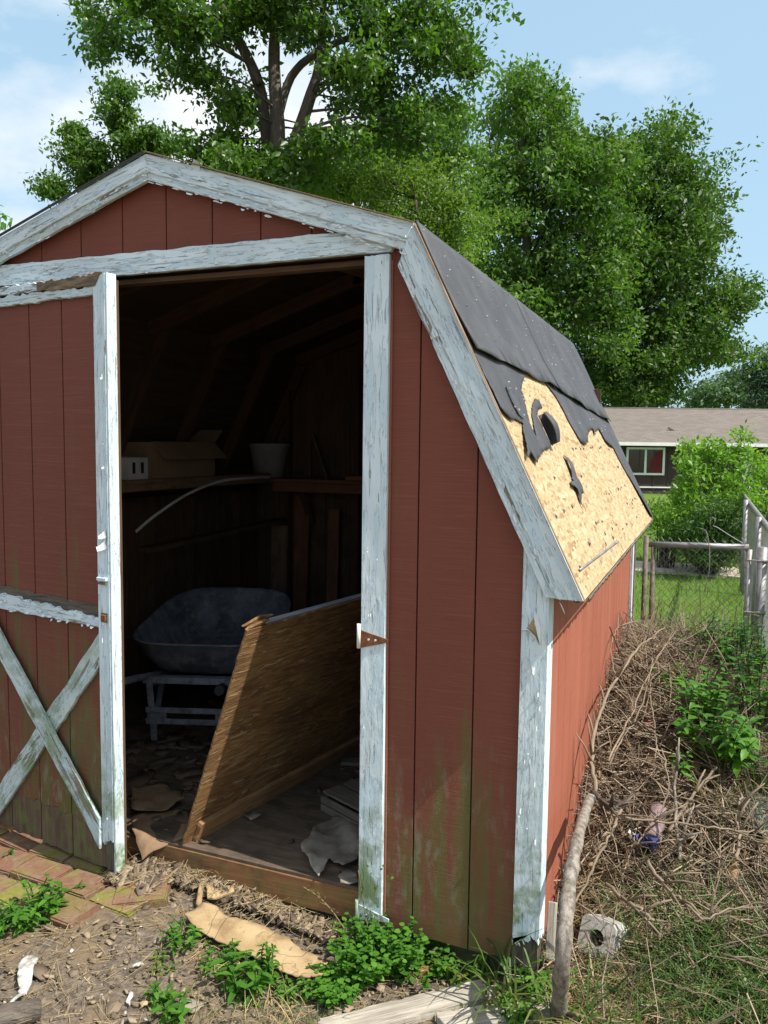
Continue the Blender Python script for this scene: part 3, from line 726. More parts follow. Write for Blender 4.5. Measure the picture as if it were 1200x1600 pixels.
# --- rake (barge) boards on the front: an outer board and a rougher inner strip
def rake(x0, z0, x1, z1, w_out, w_in, mat_o, mat_i, end0, end1, jag=.0018):
    """outer line (x0,z0)-(x1,z1); end0/end1 = directions (2D) of the cut at each end"""
    a = Vector((x1 - x0, z1 - z0)); L = a.length; a.normalize(); n = Vector((a.y, -a.x))      # towards the wall's middle
    if n.y > 0: n = -n
    def cut(p, e, w):
        e = Vector(e).normalized(); return Vector(p) + e * (w / abs(e.dot(n)))
    p0, p1 = Vector((x0, z0)), Vector((x1, z1))
    def strip(name, wa, wb, y, dep, mat, j):
        q = [cut(p0, end0, wa), cut(p1, end1, wa), cut(p1, end1, wb), cut(p0, end0, wb)]
        out = [tuple(q[0]), tuple(q[1])] + jag_edge(q[2], q[3], 26, j)
        area = sum(out[i][0] * out[(i + 1) % len(out)][1] - out[(i + 1) % len(out)][0] * out[i][1] for i in range(len(out)))
        if area < 0: out = out[::-1]
        slab(name, out, (0, y, 0), (1, 0, 0), (0, 0, 1), dep, mat, shed, (a.x, a.y), .0015)
    strip('rake_board', 0.0, w_out, -.030, .022, mat_o, jag)
    strip('rake_strip', w_out - .002, w_out + w_in, -.026, .017, mat_i, jag)
    strip('fly_rafter', 0.006, w_out - .01, .0, .0285, M['stud'], 0.0)
bis = (-.62, -1.0)
rake(XK, ZK + .004, XE, ZE, .074, .032, M['trim_fine'], M['trim_bad'], (-.45, -1.0), (-1, 0.01))
rake(XR, ZR, XK, ZK + .004, .060, .026, M['trim'], M['trim'], (0, -1), (-.45, -1.0))
rake(XR, ZR, mir(XK), ZK + .004, .056, .030, M['trim'], M['trim_moss'], (0, -1), (.45, -1.0))
rake(mir(XK), ZK + .004, mir(XE), ZE, .074, .032, M['trim_fine'], M['trim_bad'], (.45, -1.0), (1, 0.01))
# thin raw edge of roof felt over the rake boards
for (x0, z0, x1, z1) in ((XK, ZK, XE, ZE), (XR, ZR, XK, ZK), (mir(XK), ZK, XR, ZR)):
    o, a, n, L = slope(x0, z0, x1, z1)
    bm = bmesh.new(); bar(bm, o + n * .006 + Vector((0, -.043, 0)), o + n * .006 + a * L + Vector((0, -.043, 0)), .016, .0025, n, .0006); from_bm('felt_edge', bm, M['card_dark'] if x0 >= XR else M['felt'], shed)

# --- header, jambs, corner boards
hl, hr = mir(-.50), -.535
out = jag_edge((hl, HB), (hr, HB + .004), 40, .0018) + [(hr + .02, HB + .035)] + jag_edge((-.60, HT), (hl, HT), 40, .0025)
slab('header_board', out, (0, -.001, 0), (1, 0, 0), (0, 0, 1), .020, M['trim'], shed, (1, 0), .0015)
slab('header_beam', rect(hl + .03, HB + .01, hr - .03, HT + .05), (0, .075, 0), (1, 0, 0), (0, 0, 1), .055, M['stud'], shed, (1, 0), .002)
slab('header_lip', rect(hl + .05, HB - .022, JL - .004, HB - .004), (0, .08, 0), (1, 0, 0), (0, 0, 1), .05, M['stud'], shed, (1, 0), .002)
for sg in (1, -1):
    a, b = (JL, JR) if sg > 0 else (mir(JR), mir(JL))
    o = slab('jamb_trim', jag_edge((a, .02), (b, .05), 6, .006) + jag_edge((b, HB - .004), (a, HB - .004), 5, .002), (0, -.001, 0), (1, 0, 0), (0, 0, 1), .021, M['trim_low'] if sg > 0 else M['trim'], shed, (0, 1), .0015)
    slab('jamb_stud', rect(a + .004, .0, a + .042, HB), (0, .09, 0), (1, 0, 0), (0, 0, 1), .088, M['stud'], shed, (0, 1), .002)
slab('jamb_light_streak', rect(JR + .0015, .06, JR + .008, HB - .02), (0, -.001, 0), (1, 0, 0), (0, 0, 1), .006, M['siding_side'], shed, (0, 1), .001)  # thin brighter red strip painted in for grazing sunlight beside the jamb
cf = jag_edge((-.070, .065), (.0185, .11), 12, .022) + [(.0185, 1.34), (-.066, 1.49)]
slab('corner_board', cf, (0, -.001, 0), (1, 0, 0), (0, 0, 1), .020, M['trim_low'], shed, (0, 1), .0015)
cs = jag_edge((-.018, .13), (.066, .07), 8, .015) + [(.066, 1.36), (-.018, 1.36)]
slab('corner_board', cs, (.0005, 0, 0), (0, 1, 0), (0, 0, 1), .0185, M['trim'], shed, (0, 1), .0015)
cr_ = jag_edge((-.072, -.005), (.012, -.03), 12, .018) + jag_edge((.012, .16), (-.068, .15), 8, .01)
slab('corner_rot', cr_, (0, .004, 0), (1, 0, 0), (0, 0, 1), .016, M['rotten'], shed, (0, 1), .0015)
slab('corner_rot', jag_edge((-.012, -.02), (.06, -.01), 8, .015) + [(.06, .2), (-.012, .2)], (.0005, 0, 0), (0, 1, 0), (0, 0, 1), .012, M['rotten'], shed, (0, 1), .0015)
slab('corner_board', rect(mir(.0185), .05, mir(-.07), 1.45), (0, -.001, 0), (1, 0, 0), (0, 0, 1), .020, M['trim_low'], shed, (0, 1), .0015)
slab('corner_board', rect(3.09, .02, 3.16, 1.40), (.0005, 0, 0), (0, 1, 0), (0, 0, 1), .0185, M['trim'], shed, (0, 1), .0015)
slab('downpipe', rect(3.165, -.05, 3.20, 1.2), (.0, 0, 0), (0, 1, 0), (0, 0, 1), .03, M['trim_rot'], shed, (0, 1), .004)

# --- sill, floor, skids
slab('sill_board', rect(mir(JL) - .03, .0, JL + .03, .112), (0, .030, 0), (1, 0, 0), (0, 0, 1), .034, M['sill'], shed, (1, 0), .003)
slab('floor_skid', rect(mir(0), -.16, JL + .02, -.004), (0, .075, 0), (1, 0, 0), (0, 0, 1), .05, M['skirt'], shed, (1, 0), .003)
slab('skirt_board', rect(JL + .01, -.17, .02, -.008), (0, .082, 0), (1, 0, 0), (0, 0, 1), .04, M['skirt'], shed, (1, 0), .003)
slab('skirt_board', rect(0.0, -.17, 3.14, .0), (-.05, 0, 0), (0, 1, 0), (0, 0, 1), .04, M['skirt'], shed, (1, 0), .003)
for a, b in ((-2.94, -1.72), (-1.716, -.03)):
    slab('floor_panel', rect(a, .034, b, 3.1), (0, .0, .112), (1, 0, 0), (0, 1, 0), .013, M['floorwood'], shed, (1, 0), .001)

slab('floor_edge', rect(mir(JL) + .003, .0, JL - .003, .0335), (0, .0, .1125), (1, 0, 0), (0, 1, 0), .0125, M['floorwood'], shed, (1, 0), .001)
# --- hinges
def hinge(P, mat_s, mat_l):
    q = [ony(*p, -.022) for p in P]; pts = [(p[0], p[2]) for p in q]
    bm = bmesh.new(); prism(bm, pts, (0, -.0215, 0), (1, 0, 0), (0, 0, 1), .004, None, .0008)
    h = from_bm('strap_hinge', bm, mat_s, shed)
    x0 = min(p[0] for p in pts) - .004; zc = (pts[0][1] + pts[1][1]) / 2
    bm = bmesh.new(); tube(bm, [(x0, -.026, zc - .035), (x0, -.026, zc + .05)], .007, 8); from_bm('hinge_pin', bm, mat_l, h)
    bm = bmesh.new()
    for k in (.3, .6):
        c = Vector((x0 + .085 * k + .012, -.0262, sum(q[1] for q in pts) / len(pts))); tube(bm, [c, c + Vector((0, -.003, 0))], .004, 6)
    from_bm('hinge_screws', bm, mat_l, h)
hinge([(563, 1012), (563, 984), (606, 999), (606, 1004)][::-1], M['rust'], M['white'])
hinge([(560, 1436), (560, 1412), (608, 1436), (608, 1441)][::-1], M['trim_moss'], M['trim_moss'])

# --- left door leaf, standing a little open
TH = R_(9.5); FD = Vector((-1.55, -.15, 0)); DL = Vector((-math.cos(TH), math.sin(TH), 0)); DN = Vector((math.sin(TH), math.cos(TH), 0))   # DN points inwards
DOOR_W = .87
door = bpy.data.objects.new('door', None); COL.objects.link(door); door.parent = shed
door.location = Vector(FD) - shed.location
door['label'] = 'left door leaf with white cross brace, standing a little open'
def dslab(name, outline, off, dep, mat, gdir=(0, 1), bevel=.0015):
    """outline in (d from free edge, z); front face at `off` outward"""
    o2 = [(-d, z) for d, z in outline]
    area = sum(o2[i][0] * o2[(i + 1) % len(o2)][1] - o2[(i + 1) % len(o2)][0] * o2[i][1] for i in range(len(o2)))
    if area < 0: o2 = o2[::-1]
    return slab(name, o2, FD - DN * (off - dep), -DL, (0, 0, 1), dep, mat, door, (-gdir[0], gdir[1]), bevel)
e = [.050, .118, .321, .524, .727, DOOR_W]
for a, b in zip(e, e[1:]):
    dslab('door_plank', jag_edge((a + .003, .205), (b - .003, .205), 5, .012) + [(b - .003, 2.27), (a + .003, 2.27)], 0.0, .012, M['siding_door'])
    dslab('plank_foot', jag_edge((a + .003, .04), (b - .003, .03), 6, .006) + [(b - .003, .212), (a + .003, .212)], -.003, .010, M['bare_low'])
dslab('door_backing', rect(.052, .05, DOOR_W, 2.30), -.012, .006, M['groove'], bevel=0)
dslab('door_frame', rect(.050, .05, .086, 2.31), -.0185, .030, M['stud'])
dslab('door_frame', rect(.086, 2.23, DOOR_W, 2.305), -.0185, .03, M['stud'], (1, 0))
# free-edge strip (the sunlit white edge), stile, rails, cross brace
dslab('edge_strip', jag_edge((.040, .045), (.0485, .045), 2, .004) + [(.0485, 2.325), (.040, 2.328)], .016, .044, M['trim_low'])
dslab('stile', jag_edge((.050, .17), (.113, .15), 7, .02) + jag_edge((.113, 2.315), (.050, 2.326), 4, .004), .018, .018, M['trim_low'])
dslab('stile_foot', jag_edge((.049, .04), (.108, .05), 7, .012) + [(.108, .2), (.049, .2)], .008, .008, M['rotten'])
dslab('top_rail', jag_edge((.114, 2.255), (DOOR_W, 2.255), 22, .005) + jag_edge((DOOR_W, 2.30), (.114, 2.285), 26, .010), .018, .018, M['trim_moss'], (1, 0))
dslab('top_rail_rot', jag_edge((.10, 2.283), (.44, 2.292), 10, .006) + jag_edge((.44, 2.328), (.065, 2.332), 12, .010), .022, .022, M['rotrail'], (1, 0))
dslab('top_rail_cap', jag_edge((.43, 2.296), (DOOR_W, 2.30), 14, .004) + jag_edge((DOOR_W, 2.335), (.41, 2.33), 14, .007), .021, .021, M['trim_bad'], (1, 0))
dslab('middle_rail', jag_edge((.114, 1.006), (DOOR_W, 1.004), 20, .004) + jag_edge((DOOR_W, 1.075), (.114, 1.040), 26, .012), .018, .018, M['trim_bad'], (1, 0))
dslab('middle_rail_rot', jag_edge((.114, 1.035), (DOOR_W, 1.05), 20, .003) + jag_edge((DOOR_W, 1.10), (.114, 1.088), 26, .007), .003, .004, M['rotten'], (1, 0))
def brace(d0, z0, d1, z1, w, off, dep, mat):
    a = Vector((d1 - d0, z1 - z0)); a.normalize(); h = w / 2 / abs(a.x)
    q = [(d0, z0 - h), (d1, z1 - h), (d1, z1 + h), (d0, z0 + h)]
    dslab('cross_brace', jag_edge(q[0], q[1], 16, .004) + jag_edge(q[2], q[3], 16, .004), off, dep, mat, (a.x, a.y))
brace(.1145, .922, .845, .093, .084, .0165, .0165, M['trim_moss'])
brace(.1145, .192, .845, .975, .084, .031, .0135, M['trim_moss'])
dslab('latch_bar', rect(.055, 1.19, .108, 1.203), .030, .012, M['trim'], (1, 0), .002)
dslab('latch_bar', rect(.06, 1.175, .105, 1.184), .026, .008, M['trim_rot'], (1, 0), .002)
dslab('latch_staple', rect(.066, 1.035, .092, 1.06), .027, .009, M['rust'], (1, 0), .002)
dslab('latch_staple', rect(.060, 1.030, .098, 1.066), .0195, .0015, M['trim_rot'], (1, 0), .0)

# --- loose paint: flakes that curl away from the boards
def flakes():
    bm = bmesh.new()
    def curl(c, u, v, n, L, W, k=5, cr=1.5):
        if L < .03: L *= .62; W *= .62
        rows = []
        for i in range(k + 1):
            t = i / k; a = cr * t; s = (math.sin(a) / cr if cr else t) * L; h = (1 - math.cos(a)) / cr * L
            w = W * (1 - .55 * t) * random.uniform(.8, 1.15)
            rows.append([c + u * s + n * (h + .0015) + v * q * w for q in (-.5, .05, .5)])
        g = [[bm.verts.new(p) for p in r] for r in rows]
        for i in range(k):
            for j in range(2): bm.faces.new((g[i][j], g[i][j + 1], g[i + 1][j + 1], g[i + 1][j]))
    X, Z, F = Vector((1, 0, 0)), Vector((0, 0, 1)), Vector((0, -1, 0))
    # corner board
    for _ in range(34):
        c = Vector((random.uniform(-.06, .012), -.021, random.uniform(.15, 1.3))); s = random.choice((-1, 1))
        curl(c, X * s + Z * random.uniform(-.4, .4), Z, F, random.uniform(.004, .013), random.uniform(.01, .045), 3, random.uniform(.6, 1.8))
    curl(Vector((-.02, -.021, 1.0)), Vector((-.6, 0, -.2)), Z, F, .02, .055, 4, 1.3)
    for _ in range(30):                                                    # jamb
        c = Vector((random.uniform(JL + .01, JR - .01), -.022, random.uniform(.1, 2.3)))
        curl(c, X * random.choice((-1, 1)) + Z * random.uniform(-.4, .4), Z, F, random.uniform(.003, .009), random.uniform(.01, .03), 3, random.uniform(.6, 1.5))
    for _ in range(80):                                                   # header
        c = Vector((random.uniform(-2.3, -.6), -.0215, random.uniform(HB + .004, HT - .006)))
        curl(c, (Z * random.choice((-1, 1)) + X * random.uniform(-.3, .3)), X, F, random.uniform(.004, .012), random.uniform(.015, .07), 3, random.uniform(.6, 1.6))
    for (x0, z0, x1, z1, n) in ((XR, ZR, XK, ZK, 120), (XR, ZR, mir(XK), ZK, 90), (XK, ZK, XE, ZE, 120)):   # rakes
        d = Vector((x1 - x0, 0, z1 - z0)).normalized(); q = d.cross(F).normalized()
        if q.z > 0: q = -q
        for _ in range(n):
            t = random.random(); w = random.choice((random.uniform(.06, .098), random.uniform(.004, .098)))
            c = Vector((x0 + (x1 - x0) * t, -.053, z0 + (z1 - z0) * t)) + q * w
            curl(c, (q * random.choice((-1, 1)) + d * random.uniform(-.4, .4)), d, F, random.uniform(.004, .012), random.uniform(.012, .06), 3, random.uniform(.6, 1.6))
    c = Vector((-1.28, -.053, 2.69)); curl(c, Vector((.5, 0, .5)), Vector((.8, 0, -.4)), F, .05, .05, 6, 1.1)
    o = from_bm('paint_flakes', bm, M['flake'], shed); o['kind'] = 'stuff'
    bm = bmesh.new()
    for _ in range(9):                                                    # door stile and braces
        c = FD + DL * random.uniform(.055, .11) - DN * .019 + Z * random.uniform(.25, 2.25)
        curl(c, DL * random.choice((-1, 1)) + Z * random.uniform(-.4, .4), Z, -DN, random.uniform(.004, .012), random.uniform(.01, .05), 3, random.uniform(.6, 1.6))
    for z, L in ((1.37, .032), (1.33, .040), (1.62, .02), (1.95, .02)):
        curl(FD + DL * .062 - DN * .019 + Z * z, (DL * .6 - Z * .5).normalized(), (DL * .4 + Z).normalized(), -DN, L, L * .9, 6, 1.4)
    for _ in range(70):
        d = random.uniform(.13, .86); c = FD + DL * d - DN * .019 + Z * (1.005 + random.uniform(0, .06))
        curl(c, Z * random.choice((-1, 1)) + DL * random.uniform(-.4, .4), DL, -DN, random.uniform(.006, .02), random.uniform(.012, .06), 3, random.uniform(.6, 1.8))
    o = from_bm('paint_flakes', bm, M['flake'], door); o['kind'] = 'stuff'
flakes()
# bare patch where a big flake has come off the corner board, its edges curling
bp = [ony(u, v, -.0215) for u, v in ((828, 975), (836, 962), (842, 966), (845, 985), (846, 1008), (840, 1003), (830, 988), (822, 982))]
bm = sheet([(q[0], q[2]) for q in bp], .01, lambda x, z: ((x, -.0212, z), (0, -1, 0)), .0006, .006, .001); from_bm('bare_patch', bm, M['card'], shed)
def curl_strip(P, w, lift, mat=M['flake']):
    bm = bmesh.new(); rows = []
    for i, p in enumerate(P):
        p = Vector(p); t = i / (len(P) - 1); k = math.sin(PI * (.1 + .85 * t))
        rows.append([p + Vector((w * k * q, -.001 - lift * k * q * q, 0)) for q in (0, .35, .7, 1)])
    g = [[bm.verts.new(p) for p in r] for r in rows]
    for i in range(len(P) - 1):
        for j in range(3): bm.faces.new((g[i][j], g[i][j + 1], g[i + 1][j + 1], g[i + 1][j]))
    from_bm('loose_paint', bm, mat, shed)
curl_strip([ony(u, v, -.0215) for u, v in ((836, 955), (842, 968), (845, 985), (845, 1008))], -.012, .016)
curl_strip([ony(u, v, -.0215) for u, v in ((814, 984), (822, 982), (832, 992), (842, 1008))], .013, .014)
curl_strip([ony(u, v, -.0215) for u, v in ((822, 1026), (826, 1040), (832, 1058))], .014, .02)
# --- shelves inside (built on the shed)
slab('shelf', rect(-2.935, .45, -2.60, 2.76), (0, 0, 1.475), (1, 0, 0), (0, 1, 0), .022, M['shelf'], shed, (0, 1), .002)
slab('shelf', rect(-2.93, 2.765, -1.62, 3.06), (0, 0, 1.43), (1, 0, 0), (0, 1, 0), .028, M['redboard'], shed, (1, 0), .002)
slab('shelf', rect(-1.61, 2.74, -.06, 3.06), (0, 0, 1.436), (1, 0, 0), (0, 1, 0), .028, M['redboard'], shed, (1, 0), .002)
slab('shelf_edge', rect(-2.60, 1.36, -1.0, 1.428), (0, 2.80, 0), (1, 0, 0), (0, 0, 1), .02, M['redboard'], shed, (1, 0), .002)
slab('shelf_edge', rect(.5, 1.43, 2.74, 1.474), (-2.615, 0, 0), (0, 1, 0), (0, 0, 1), .015, M['shelf'], shed, (1, 0), .002)
for x in (-2.4, -1.75, -.9):
    bm = bmesh.new(); bar(bm, (x, 3.03, 1.08), (x, 2.80, 1.41), .03, .05, (1, 0, 0)); from_bm('shelf_bracket', bm, M['stud'], shed)

# ================================================================== THINGS INSIDE THE SHED
FZ = .125
# --- sheet leaning to the right in the doorway (an old door panel stood on its long side)
PB = Vector((-1.405, .0, FZ + .004)); PL = Vector((.17, .985, 0)).normalized(); PHI = R_(20.5)
PX = Vector((PL.y, -PL.x, 0)); PU = (PX * math.sin(PHI) + Vector((0, 0, 1)) * math.cos(PHI)).normalized(); PN = PL.cross(PU).normalized()
if PN.x < 0: PN = -PN
panel = thing('plywood_sheet', 'big weathered plywood panel leaning in the open doorway, sunlit along its left edge', 'plywood panel', PB)
PLEN = 1.80
def pslab(name, outline, off, dep, mat, gdir=(1, 0), bev=.001):
    area = sum(outline[i][0] * outline[(i + 1) % len(outline)][1] - outline[(i + 1) % len(outline)][0] * outline[i][1] for i in range(len(outline)))
    if area < 0: outline = outline[::-1]
    if PL.cross(PU).dot(PN) > 0: return slab(name, outline, PB + PN * off, PL, PU, dep, mat, panel, gdir, bev)
    return slab(name, outline, PB + PN * (off + dep), PL, PU, dep, mat, panel, gdir, bev)
L_edge = jag_edge((.0, .97), (.0, .0), 16, .004)
pslab('face_sheet', L_edge + jag_edge((.0, .0), (PLEN, .0), 6, .003) + jag_edge((PLEN, .97), (0, .97), 30, .003), 0.0, .009, M['ply'])
pslab('core_ply', rect(.13, .02, PLEN, .974), -.013, .012, M['ply_edge'])
pslab('back_sheet', rect(.17, .02, PLEN, .966), -.034, .016, M['ply_edge'])
pslab('bottom_batten', jag_edge((.05, .004), (.056, .090), 3, .004) + [(PLEN, .090), (PLEN, .004)], .0092, .022, M['batten'])
pslab('top_splinter', [(0, .968), (.02, .968), (.13, .985), (.10, .992), (.02, .978)], -.006, .012, M['ply'])
pslab('top_splinter', [(.0, .972), (.03, .968), (.17, .99), (.09, 1.0)], -.025, .010, M['ply'])

# --- wheelbarrow
wb = thing('wheelbarrow', 'grey steel wheelbarrow standing inside the dark shed behind the plywood', 'wheelbarrow', (-1.95, 1.2, FZ))
WU = Vector((-.33, .944, 0)); WW = Vector((.944, .33, 0)); WA = Vector((-2.33, .77, -.035))
def wpt(u, w, z): return WA + WU * u + WW * w + Vector((0, 0, z))
def tray():
    bm = bmesh.new(); N = 44
    def ring(s, z0, z1, inset):
        r = []
        for i in range(N):
            a = 2 * PI * i / N; c, si = math.cos(a), math.sin(a)
            ex = abs(c) ** .55 * math.copysign(1, c); ey = abs(si) ** .55 * math.copysign(1, si)
            u = .46 + (.47 - inset) * ey; w = .385 + (.41 - inset * .9) * ex * (1 - .10 * (ey + 1) / 2)
            zz = z0 + (z1 - z0) * (max(0.0, u) / .93) ** 1.5
            r.append(bm.verts.new(wpt(u, w, zz)))
        return r
    rs = [ring(0, .50, .58, .17), ring(0, .515, .60, .12), ring(0, .605, .70, .045), ring(0, .695, .825, .0), ring(0, .702, .835, -.014), ring(0, .710, .837, -.006), ring(0, .695, .82, .008), ring(0, .605, .70, .053), ring(0, .522, .607, .128), ring(0, .507, .587, .175)]
    for a, b in zip(rs, rs[1:]):
        for i in range(N):
            f = bm.faces.new((a[i], a[(i + 1) % N], b[(i + 1) % N], b[i])); f.smooth = True
    bm.faces.new(rs[0][::-1]); bm.faces.new(rs[-1])
    bmesh.ops.recalc_face_normals(bm, faces=bm.faces)
    from_bm('tray', bm, M['barrow'], wb)
tray()
for w in (.10, .585):
    bm = bmesh.new(); tube(bm, [wpt(-.42, w + (.345 - w) * -.15, .60), wpt(-.05, w, .535), wpt(.15, w, .49), wpt(.75, w + (.345 - w) * .5, .42), wpt(1.15, w + (.345 - w) * .75, .33)], .019, 8); from_bm('handle_rail', bm, M['barrow_leg'], wb)
    bm = bmesh.new(); tube(bm, [wpt(-.46, w + (.345 - w) * -.17, .608), wpt(-.36, w + (.345 - w) * -.13, .59)], .024, 8); from_bm('handle_grip', bm, M['black'], wb)
    bm = bmesh.new(); bar(bm, wpt(.0, w, .51), wpt(.05, w + .01, .150), .034, .008, WU); bar(bm, wpt(.05, w + .01, .148), wpt(.16, w + .03, .148), .034, .008, (0, 0, 1)); bar(bm, wpt(.16, w + .03, .150), wpt(.42, w + .01, .45), .034, .008, WU)
    from_bm('leg', bm, M['barrow_leg'], wb)
    bm = bmesh.new(); tube(bm, [wpt(.12, w - .02, .46), wpt(.12, w + .05, .46)], .018, 10); from_bm('bolt', bm, M['barrow_leg'], wb)
bm = bmesh.new()
bar(bm, wpt(.02, .11, .345), wpt(.02, .585, .345), .008, .03, (0, 0, 1)); bar(bm, wpt(.02, .11, .285), wpt(.02, .585, .285), .008, .03, (0, 0, 1)); bar(bm, wpt(.024, .115, .315), wpt(.024, .22, .315), .006, .08, (0, 0, 1)); bar(bm, wpt(.024, .48, .315), wpt(.024, .58, .315), .006, .08, (0, 0, 1))
from_bm('leg_brace', bm, M['barrow_leg'], wb)
bm = bmesh.new(); bar(bm, wpt(.10, .09, .50), wpt(.10, .60, .50), .05, .035, (0, 0, 1)); from_bm('tray_support', bm, M['barrow_leg'], wb)
bm = bmesh.new()
r, rr = .17, .035; c0 = wpt(1.12, .345, FZ + .205)
ringv = [[bm.verts.new(c0 + (WU * math.cos(a) + Vector((0, 0, 1)) * math.sin(a)) * (r + rr * math.cos(b)) + WW * rr * 1.2 * math.sin(b)) for b in np.linspace(0, 2 * PI, 8, endpoint=False)] for a in np.linspace(0, 2 * PI, 24, endpoint=False)]
for i in range(24):
    for k in range(8): f = bm.faces.new((ringv[i][k], ringv[(i + 1) % 24][k], ringv[(i + 1) % 24][(k + 1) % 8], ringv[i][(k + 1) % 8])); f.smooth = True
wh = from_bm('wheel', bm, M['black'], wb)
bm = bmesh.new(); tube(bm, [c0 - WW * .03, c0 + WW * .03], .10, 16); tube(bm, [c0 - WW * .16, c0 + WW * .16], .010, 8); from_bm('hub', bm, M['barrow_leg'], wh)

# --- things on the left shelf
SZ = 1.498
bx = thing('cardboard_box', 'brown cardboard box with one flap open on the left shelf', 'cardboard box', (-2.76, 1.75, SZ))
def wallbox(x0, y0, x1, y1, z0, z1, mat, parent, t=.004):
    bm = bmesh.new()
    for (a, b, c, d) in ((x0, y0, x1, y0 + t), (x0, y1 - t, x1, y1), (x0, y0 + t, x0 + t, y1 - t), (x1 - t, y0 + t, x1, y1 - t)):
        prism(bm, rect(a, b, c, d), (0, 0, z0 + t), (1, 0, 0), (0, 1, 0), z1 - z0 - t, (1, 0), .0)
    prism(bm, rect(x0, y0, x1, y1), (0, 0, z0), (1, 0, 0), (0, 1, 0), t, (1, 0), 0)
    return from_bm('box_body', bm, mat, parent)
wallbox(-2.90, 1.40, -2.63, 2.06, SZ, SZ + .22, M['box'], bx)
bm = bmesh.new(); prism(bm, [(1.40, .0), (2.06, .0), (2.10, .13), (1.44, .13)], (-2.632, 0, SZ + .224), (0, 1, 0), (.55, 0, -.75), .004); from_bm('box_flap', bm, M['box'], bx)
bm = bmesh.new(); prism(bm, [(1.40, .0), (2.06, .0), (2.06, .13), (1.40, .13)], (-2.90, 0, SZ + .224), (0, 1, 0), (-.3, 0, .9), .004); from_bm('box_flap', bm, M['box'], bx)
bm = bmesh.new(); prism(bm, [(-2.90, .0), (-2.63, .0), (-2.63, .13), (-2.90, .13)], (0, 2.06, SZ + .222), (1, 0, 0), (0, .7, .6), .004); from_bm('box_flap', bm, M['box'], bx)
cart = thing('carton', 'small white carton beside the cardboard box on the left shelf', 'carton', (-2.72, 1.30, SZ))
wallbox(-2.80, 1.20, -2.64, 1.375, SZ, SZ + .13, M['white'], cart)
bm = bmesh.new(); prism(bm, rect(1.2, -2.80, 1.375, -2.64), (0, 0, SZ + .131), (0, 1, 0), (1, 0, 0), -.003 * -1); from_bm('lid', bm, M['white'], cart)
bm = bmesh.new(); prism(bm, rect(1.235, SZ + .035, 1.26, SZ + .10), (-2.6395, 0, 0), (0, 1, 0), (0, 0, 1), .0012); prism(bm, rect(1.31, SZ + .035, 1.335, SZ + .10), (-2.6395, 0, 0), (0, 1, 0), (0, 0, 1), .0012); from_bm('print', bm, M['black'], cart)
# --- bucket on the back shelf
BZ = 1.459; bk = thing('bucket', 'pale plastic bucket standing on the back shelf beside the box', 'bucket', (-2.70, 2.90, BZ))
bm = bmesh.new(); N = 28; prof = [(.0, .0), (.115, .0), (.150, .235), (.157, .24), (.157, .262), (.150, .262), (.146, .24), (.111, .008), (.0, .008)]
rg = [[bm.verts.new((-2.70 + r * math.cos(2 * PI * k / N), 2.90 + r * math.sin(2 * PI * k / N), BZ + z)) for k in range(N)] if r > 0 else [bm.verts.new((-2.70, 2.90, BZ + z))] for r, z in prof]
for a, b in zip(rg, rg[1:]):
    for k in range(N):
        k2 = (k + 1) % N
        if len(a) == 1: f = bm.faces.new((a[0], b[k], b[k2]))
        elif len(b) == 1: f = bm.faces.new((a[k], a[k2], b[0]))
        else: f = bm.faces.new((a[k], a[k2], b[k2], b[k]))
        f.smooth = True
bmesh.ops.recalc_face_normals(bm, faces=bm.faces); from_bm('bucket_body', bm, M['bucket'], bk)
bm = bmesh.new(); tube(bm, [(-2.70 + .155 * math.cos(a), 2.90 - .02 - .05 * math.sin(a), BZ + .24 - .11 * math.sin(a)) for a in np.linspace(0, PI, 14)], .0025, 6); from_bm('bucket_handle', bm, M['steel'], bk)
# --- pieces of wood at the back
bm = bmesh.new(); bar(bm, (-2.17, 2.83, BZ + .008), (-2.37, 2.98, BZ + .36), .07, .018, (1, .3, 0)); o = from_bm('wood_offcut', bm, M['pallet']); tag(o, 'grey wood offcut leaning up on the back shelf', 'offcut')
bm = bmesh.new(); bar(bm, (-2.30, 2.80, BZ + .008), (-2.33, 2.86, BZ + .28), .045, .014, (1, .3, 0)); o = from_bm('wood_offcut', bm, M['pallet']); tag(o, 'short grey stick standing beside the taller offcut on the back shelf', 'offcut')
bm = bmesh.new(); bar(bm, (-1.95, 2.74, BZ + .02), (-1.55, 2.80, BZ + .02), .05, .03); o = from_bm('wood_offcut', bm, M['redboard']); tag(o, 'reddish wood block lying at the right end of the back shelf', 'offcut')
o = slab('plywood_board', rect(-1.90, FZ, -1.25, 1.40), (0, 3.02, 0), (1, 0, 0), (0, .05, 1), .012, M['shelf'], None, (0, 1), .001); tag(o, 'brown board standing against the back wall under the shelf', 'board')
for k, (x0, x1, y0, h, lab) in enumerate(((-2.52, -2.40, 2.96, 1.2, 'reddish upright board standing below the back shelf near the corner'), (-2.22, -2.13, 2.94, 1.1, 'narrow upright board below the back shelf left of the wide brown board'), (-2.74, -2.60, 2.98, .95, 'dark upright board standing in the back left corner'))):
    o = slab('upright_board', rect(x0, FZ, x1, FZ + h), (0, y0, 0), (1, 0, 0), (0, .04, 1), .02, M['redboard'] if k != 2 else M['shelf'], None, (0, 1), .002); tag(o, lab, 'board')
bm = bmesh.new(); bar(bm, onx(208, 858, -2.72), onx(425, 812, -2.72), .09, .03, (0, 0, 1)); from_bm('shelf_brace', bm, M['stud'], shed)
